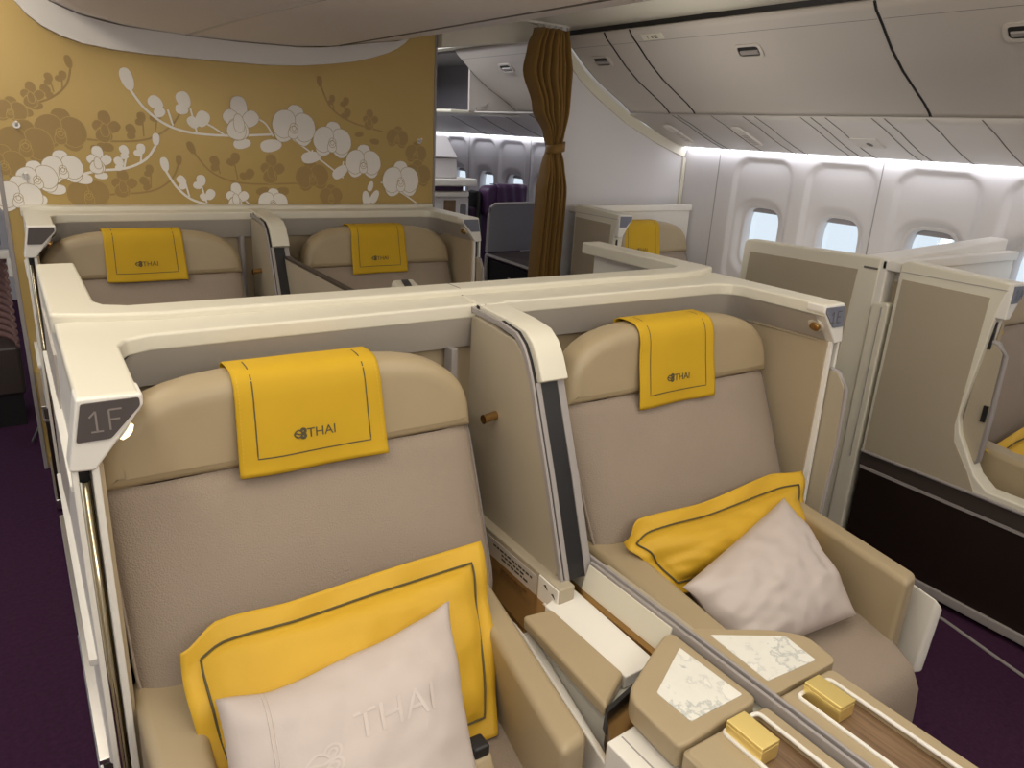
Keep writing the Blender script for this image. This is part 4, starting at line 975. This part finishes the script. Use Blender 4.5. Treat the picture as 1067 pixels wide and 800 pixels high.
# ------------------------------------------------------------------ rear cabin through the gap
def slab_thing(): pass
t = thing('privacy_screen', 'grey rounded privacy screen behind the bronze curtain', 'screen', (2.98, 4.5, .70))
bm = B(); prism(bm, fillet([(2.765, .86), (3.30, .86), (3.30, 1.192), (2.782, 1.182)], [.005, .005, .04, .05], 5), 'y', 4.49, 4.52); obj('screen_panel', bm, M['scr'], t, bev=.004)
bm = B(); tube(bm, [(2.762, 4.495, .86), (2.772, 4.495, 1.12), (2.782, 4.495, 1.165), (2.815, 4.495, 1.187), (3.30, 4.495, 1.197)], .010, 8); obj('screen_edge', bm, M['greytrim'], t)
t = thing('side_cabinet', 'black side cabinet with a brown top in the rear cabin', 'cabinet', (3.0, 4.4, 0))
bm = B(); hexa(bm, [(2.765, 4.50, .02), (3.05, 3.95, .02), (3.40, 4.05, .02), (3.35, 4.50, .02)], [(2.765, 4.50, .82), (3.05, 3.95, .72), (3.40, 4.05, .74), (3.35, 4.50, .84)]); obj('cabinet_body', bm, M['dark'], t, bev=.006)
bm = B(); hexa(bm, [(2.755, 4.49, .828), (3.04, 3.94, .728), (3.41, 4.04, .745), (3.36, 4.488, .845)], [(2.755, 4.49, .85), (3.04, 3.94, .75), (3.41, 4.04, .765), (3.36, 4.488, .862)]); ct = obj('cabinet_top', bm, M['brown2'], t)
bm = B(); tube(bm, [(2.754, 4.485, .842), (3.04, 3.935, .742)], .014, 8); obj('top_edge', bm, M['chrome'], ct)
bm = B(); tube(bm, [(2.755, 4.48, .02), (2.755, 4.48, .84)], .014, 8); obj('cabinet_post', bm, M['chrome'], t)
bm = B(); tube(bm, [(2.845, 4.33, .45), (2.845, 4.33, .70), (3.02, 3.99, .62)], .004, 6); obj('door_outline', bm, M['greytrim'], t)
t = thing('business_seat', 'purple seat with a rounded headrest in the rear cabin', 'seat', (3.12, 5.0, 0))
bm = B(); prism(bm, fillet([(2.90, .40), (3.36, .40), (3.36, 1.12), (2.90, 1.12)], [.02, .02, .05, .05], 4), 'y', 4.95, 5.12); obj('backrest', bm, M['purple'], t, bev=.03, seg=3)
bm = B(); prism(bm, fillet([(2.98, 1.06), (3.34, 1.06), (3.34, 1.285), (2.98, 1.275)], [.03, .03, .07, .07], 5), 'y', 4.88, 5.02); hr = obj('headrest', bm, M['purple'], t, bev=.03, seg=3)
bm = B(); grid(bm, lambda u, v: (3.07+.26*u, 4.865+.006*math.sin(u*20+v*3)+(.12*max(0, (v-.8)*5) if v > .8 else 0), 1.10+.185*min(1, v/.85)+.006*math.sin(v*3)), 24, 16); obj('headrest_cloth', bm, M['purple'], hr, solid=.006, ang=180)
bm = B(); box(bm, 2.925, 2.99, 4.93, 5.10, .45, 1.235); obj('side_wing', bm, M['dark'], t, bev=.03)
bm = B(); box(bm, 2.66, 2.78, 4.55, 4.90, .70, .76); obj('arm_shelf', bm, M['white'], t, bev=.01)
bm = B(); box(bm, 2.68, 2.76, 4.6, 4.89, .02, .70); obj('seat_base', bm, M['brown'], t, bev=.01)
t = thing('side_counter', 'white counter with a rounded shelf top beside the gold wall edge, in the rear cabin', 'counter', (2.6, 4.95, 0))
bm = B(); prism(bm, fillet([(2.2, 4.85), (2.88, 4.85), (2.92, 4.93), (2.88, 5.2), (2.2, 5.2)], [0, .04, .06, .05, 0], 5), 'z', 1.275, 1.325); obj('counter_top', bm, M['white'], t, bev=.01)
bm = B(); prism(bm, fillet([(2.2, 4.88), (2.83, 4.88), (2.87, 4.95), (2.84, 5.2), (2.2, 5.2)], [0, .04, .05, .05, 0], 5), 'z', 1.195, 1.235); obj('shelf', bm, M['white'], t, bev=.01)
bm = B(); box(bm, 2.2, 2.82, 4.95, 5.15, 1.235, 1.275); obj('recessed_band', bm, M['purple'], t)  # purple band set back between counter top and shelf
bm = B(); box(bm, 2.2, 2.85, 4.91, 5.18, .05, 1.195); obj('counter_body', bm, M['side'], t, bev=.01)
bm = B(); box(bm, 2.64, 2.73, 4.895, 4.912, 1.04, 1.175); obj('wood_panel', bm, M['wood'], t)
bm = B(); prism(bm, fillet([(2.775, 1.06), (2.82, 1.06), (2.82, 1.15), (2.775, 1.15)], .02, 4), 'y', 4.897, 4.912); obj('handle_plate', bm, M['scr'], t)
t = thing('monitor_housing', 'white angled box above the counter in the rear cabin', 'housing', (2.5, 5.1, 1.47))
bm = B(); hexa(bm, [(2.2, 4.90, 1.475), (2.745, 4.90, 1.468), (2.745, 5.2, 1.468), (2.2, 5.2, 1.475)], [(2.2, 4.98, 1.618), (2.69, 4.98, 1.615), (2.69, 5.2, 1.615), (2.2, 5.2, 1.618)]); obj('box_front', bm, M['side'], t, bev=.01)
bm = B(); hexa(bm, [(2.2, 4.94, 1.325), (2.76, 4.94, 1.325), (2.76, 5.2, 1.325), (2.2, 5.2, 1.325)], [(2.2, 4.92, 1.465), (2.745, 4.92, 1.465), (2.745, 5.2, 1.465), (2.2, 5.2, 1.475)]); obj('box_foot', bm, M['side'], t, bev=.01)
# rear overhead bins: one closed, one open compartment
overhead(4.02, 5.04, 'closed overhead bin of the rear cabin, left of the bronze curtain', 4.56, grp='overhead bins of the rear cabin')
t = thing('overhead_bin', 'open empty overhead compartment beside the gold wall', 'overhead bin', (3.2, 5.7, ZC+.13), 'overhead bins of the rear cabin')
bm = B(); box(bm, 2.76, 3.72, 5.06, 6.6, ZC+.115, ZC+.14); obj('bin_floor', bm, M['cream'], t, bev=.008)
bm = B(); prism(bm, [(2.905, .135), (3.50, .135), (3.40, .16), (3.24, .20), (3.04, .33), (2.90, .47)], 'y', 5.045, 5.065)
for v in bm.verts: v.co.z += ZC
obj('end_panel', bm, M['bin'], t)
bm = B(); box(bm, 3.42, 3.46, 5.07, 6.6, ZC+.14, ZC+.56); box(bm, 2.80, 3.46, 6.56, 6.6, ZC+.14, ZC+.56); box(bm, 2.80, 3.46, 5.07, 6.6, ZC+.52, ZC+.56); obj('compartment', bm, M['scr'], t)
bm = B(); tube(bm, [(2.96, 5.04, ZC+.15), (3.03, 5.035, ZC+.165), (3.06, 5.04, ZC+.19)], .008, 8); obj('hinge', bm, M['chrome'], t)
bm = B()
a = [bm.verts.new((x, 3.82, z+ZC)) for x, z in [(2.95, .13), (3.10, .13)]+PSU]; b = [bm.verts.new((x, 7.9, z+ZC)) for x, z in [(2.95, .13), (3.10, .13)]+PSU]
for i in range(len(a)-1): bm.faces.new((a[i], a[i+1], b[i+1], b[i]))
p2 = struct(obj('trim_5', bm, M['psu'], ang=60, solid=.008))
for y in (4.4, 4.9, 5.3, 5.7, 6.2): 
    bm = B(); tube(bm, [(x, y, z+ZC-.0045) for x, z in PSU], .004, 6); obj('panel_joint', bm, M['seam'], p2)
bm = B(); box(bm, 2.70, 2.90, 4.0, 8.0, ZC+.535, ZC+.60); struct(obj('trim_6', bm, M['binlip']))

# maroon ribbed seat end across the left aisle, beyond the gold wall
t = thing('ribbed_seat_end', 'maroon ribbed seat end far down the left aisle', 'seat', (-.17, 4.75, 0))
bm = B(); grid(bm, lambda u, v: (-.055-.25*(1-math.cos(u*1.6))+.006*math.cos(v*2*PI*13), 4.6+.34*math.sin(u*1.6), .45+.50*v), 12, 130); obj('ribbed_panel', bm, M['maroon'], t, solid=.01, ang=180)
bm = B(); box(bm, -.30, -.05, 4.62, 4.9, .18, .45); obj('lower_panel', bm, M['brown2'], t, bev=.02)
bm = B(); box(bm, -.30, -.028, 4.55, 4.62, .925, .965); box(bm, -.045, -.025, 4.55, 4.60, .83, .93); obj('shelf', bm, M['white'], t, bev=.006)
bm = B(); box(bm, -.30, -.06, 4.66, 4.9, .95, 1.15); obj('headrest', bm, M['purple'], t, bev=.03)
bm = B(); box(bm, -.32, -.07, 4.64, 4.95, .0, .18); obj('seat_foot', bm, M['dark'], t)
bm = B(); tube(bm, [(.008, 4.65, .02), (-.015, 4.55, .02), (-.06, 4.3, .02)], .006, 6); tag(obj('floor_strip', bm, M['chrome']), 'thin metal strip on the purple carpet of the left aisle', 'strip')

# ------------------------------------------------------------------ light
w = bpy.data.worlds.new('world'); bpy.context.scene.world = w; w.use_nodes = True
bg = w.node_tree.nodes['Background']; bg.inputs[0].default_value = (.90, .95, 1, 1); bg.inputs[1].default_value = 1.15
def area(name, loc, size, size_y, power, col, target=None, rot=None):
    l = bpy.data.lights.new(name, 'AREA'); l.shape = 'RECTANGLE'; l.size = size; l.size_y = size_y; l.energy = power; l.color = col
    o = bpy.data.objects.new(name, l); COL.objects.link(o); o.location = loc
    if target: o.rotation_euler = (Vector(target)-Vector(loc)).to_track_quat('-Z', 'Y').to_euler()
    elif rot: o.rotation_euler = rot
    return o
WARM = (1, .90, .74)
area('aisle_light_right', (2.34, .8, 2.325), .22, 2.1, 5.5, WARM, rot=(0, 0, 0))
area('aisle_light_left', (-.20, 1.6, 2.32), .25, 4.6, 27, WARM, rot=(0, 0, 0))
area('overhead_fill_light', (1.04, .80, 2.33), 1.5, 1.0, 11, (1, .93, .82), rot=(0, 0, 0))  # unseen lamp added to light the front row from above
area('front_fill_light', (1.0, -.75, 2.22), 2.8, .5, 26, (1, .95, .87), target=(1.05, 2.6, 1.35))  # soft fill added behind the camera to lift surfaces facing forward
area('cove_light_right', (1.92, 2.6, 2.22), .06, 4.6, 10, (1, .95, .86), target=(2.6, 2.6, 2.75))
area('cove_light_left', (.13, 1.6, 2.26), .06, 4.0, 7, (1, .94, .80), target=(-.8, 1.6, 2.45))
area('rear_cabin_light', (2.35, 5.4, 2.30), .3, 2.4, 20, (.95, .96, 1), rot=(0, 0, 0))
sc = bpy.context.scene
sc.view_settings.view_transform = 'Standard'; sc.view_settings.look = 'None'; sc.view_settings.gamma = 1; sc.view_settings.use_curve_mapping = False
sc.view_settings.exposure = -0.13
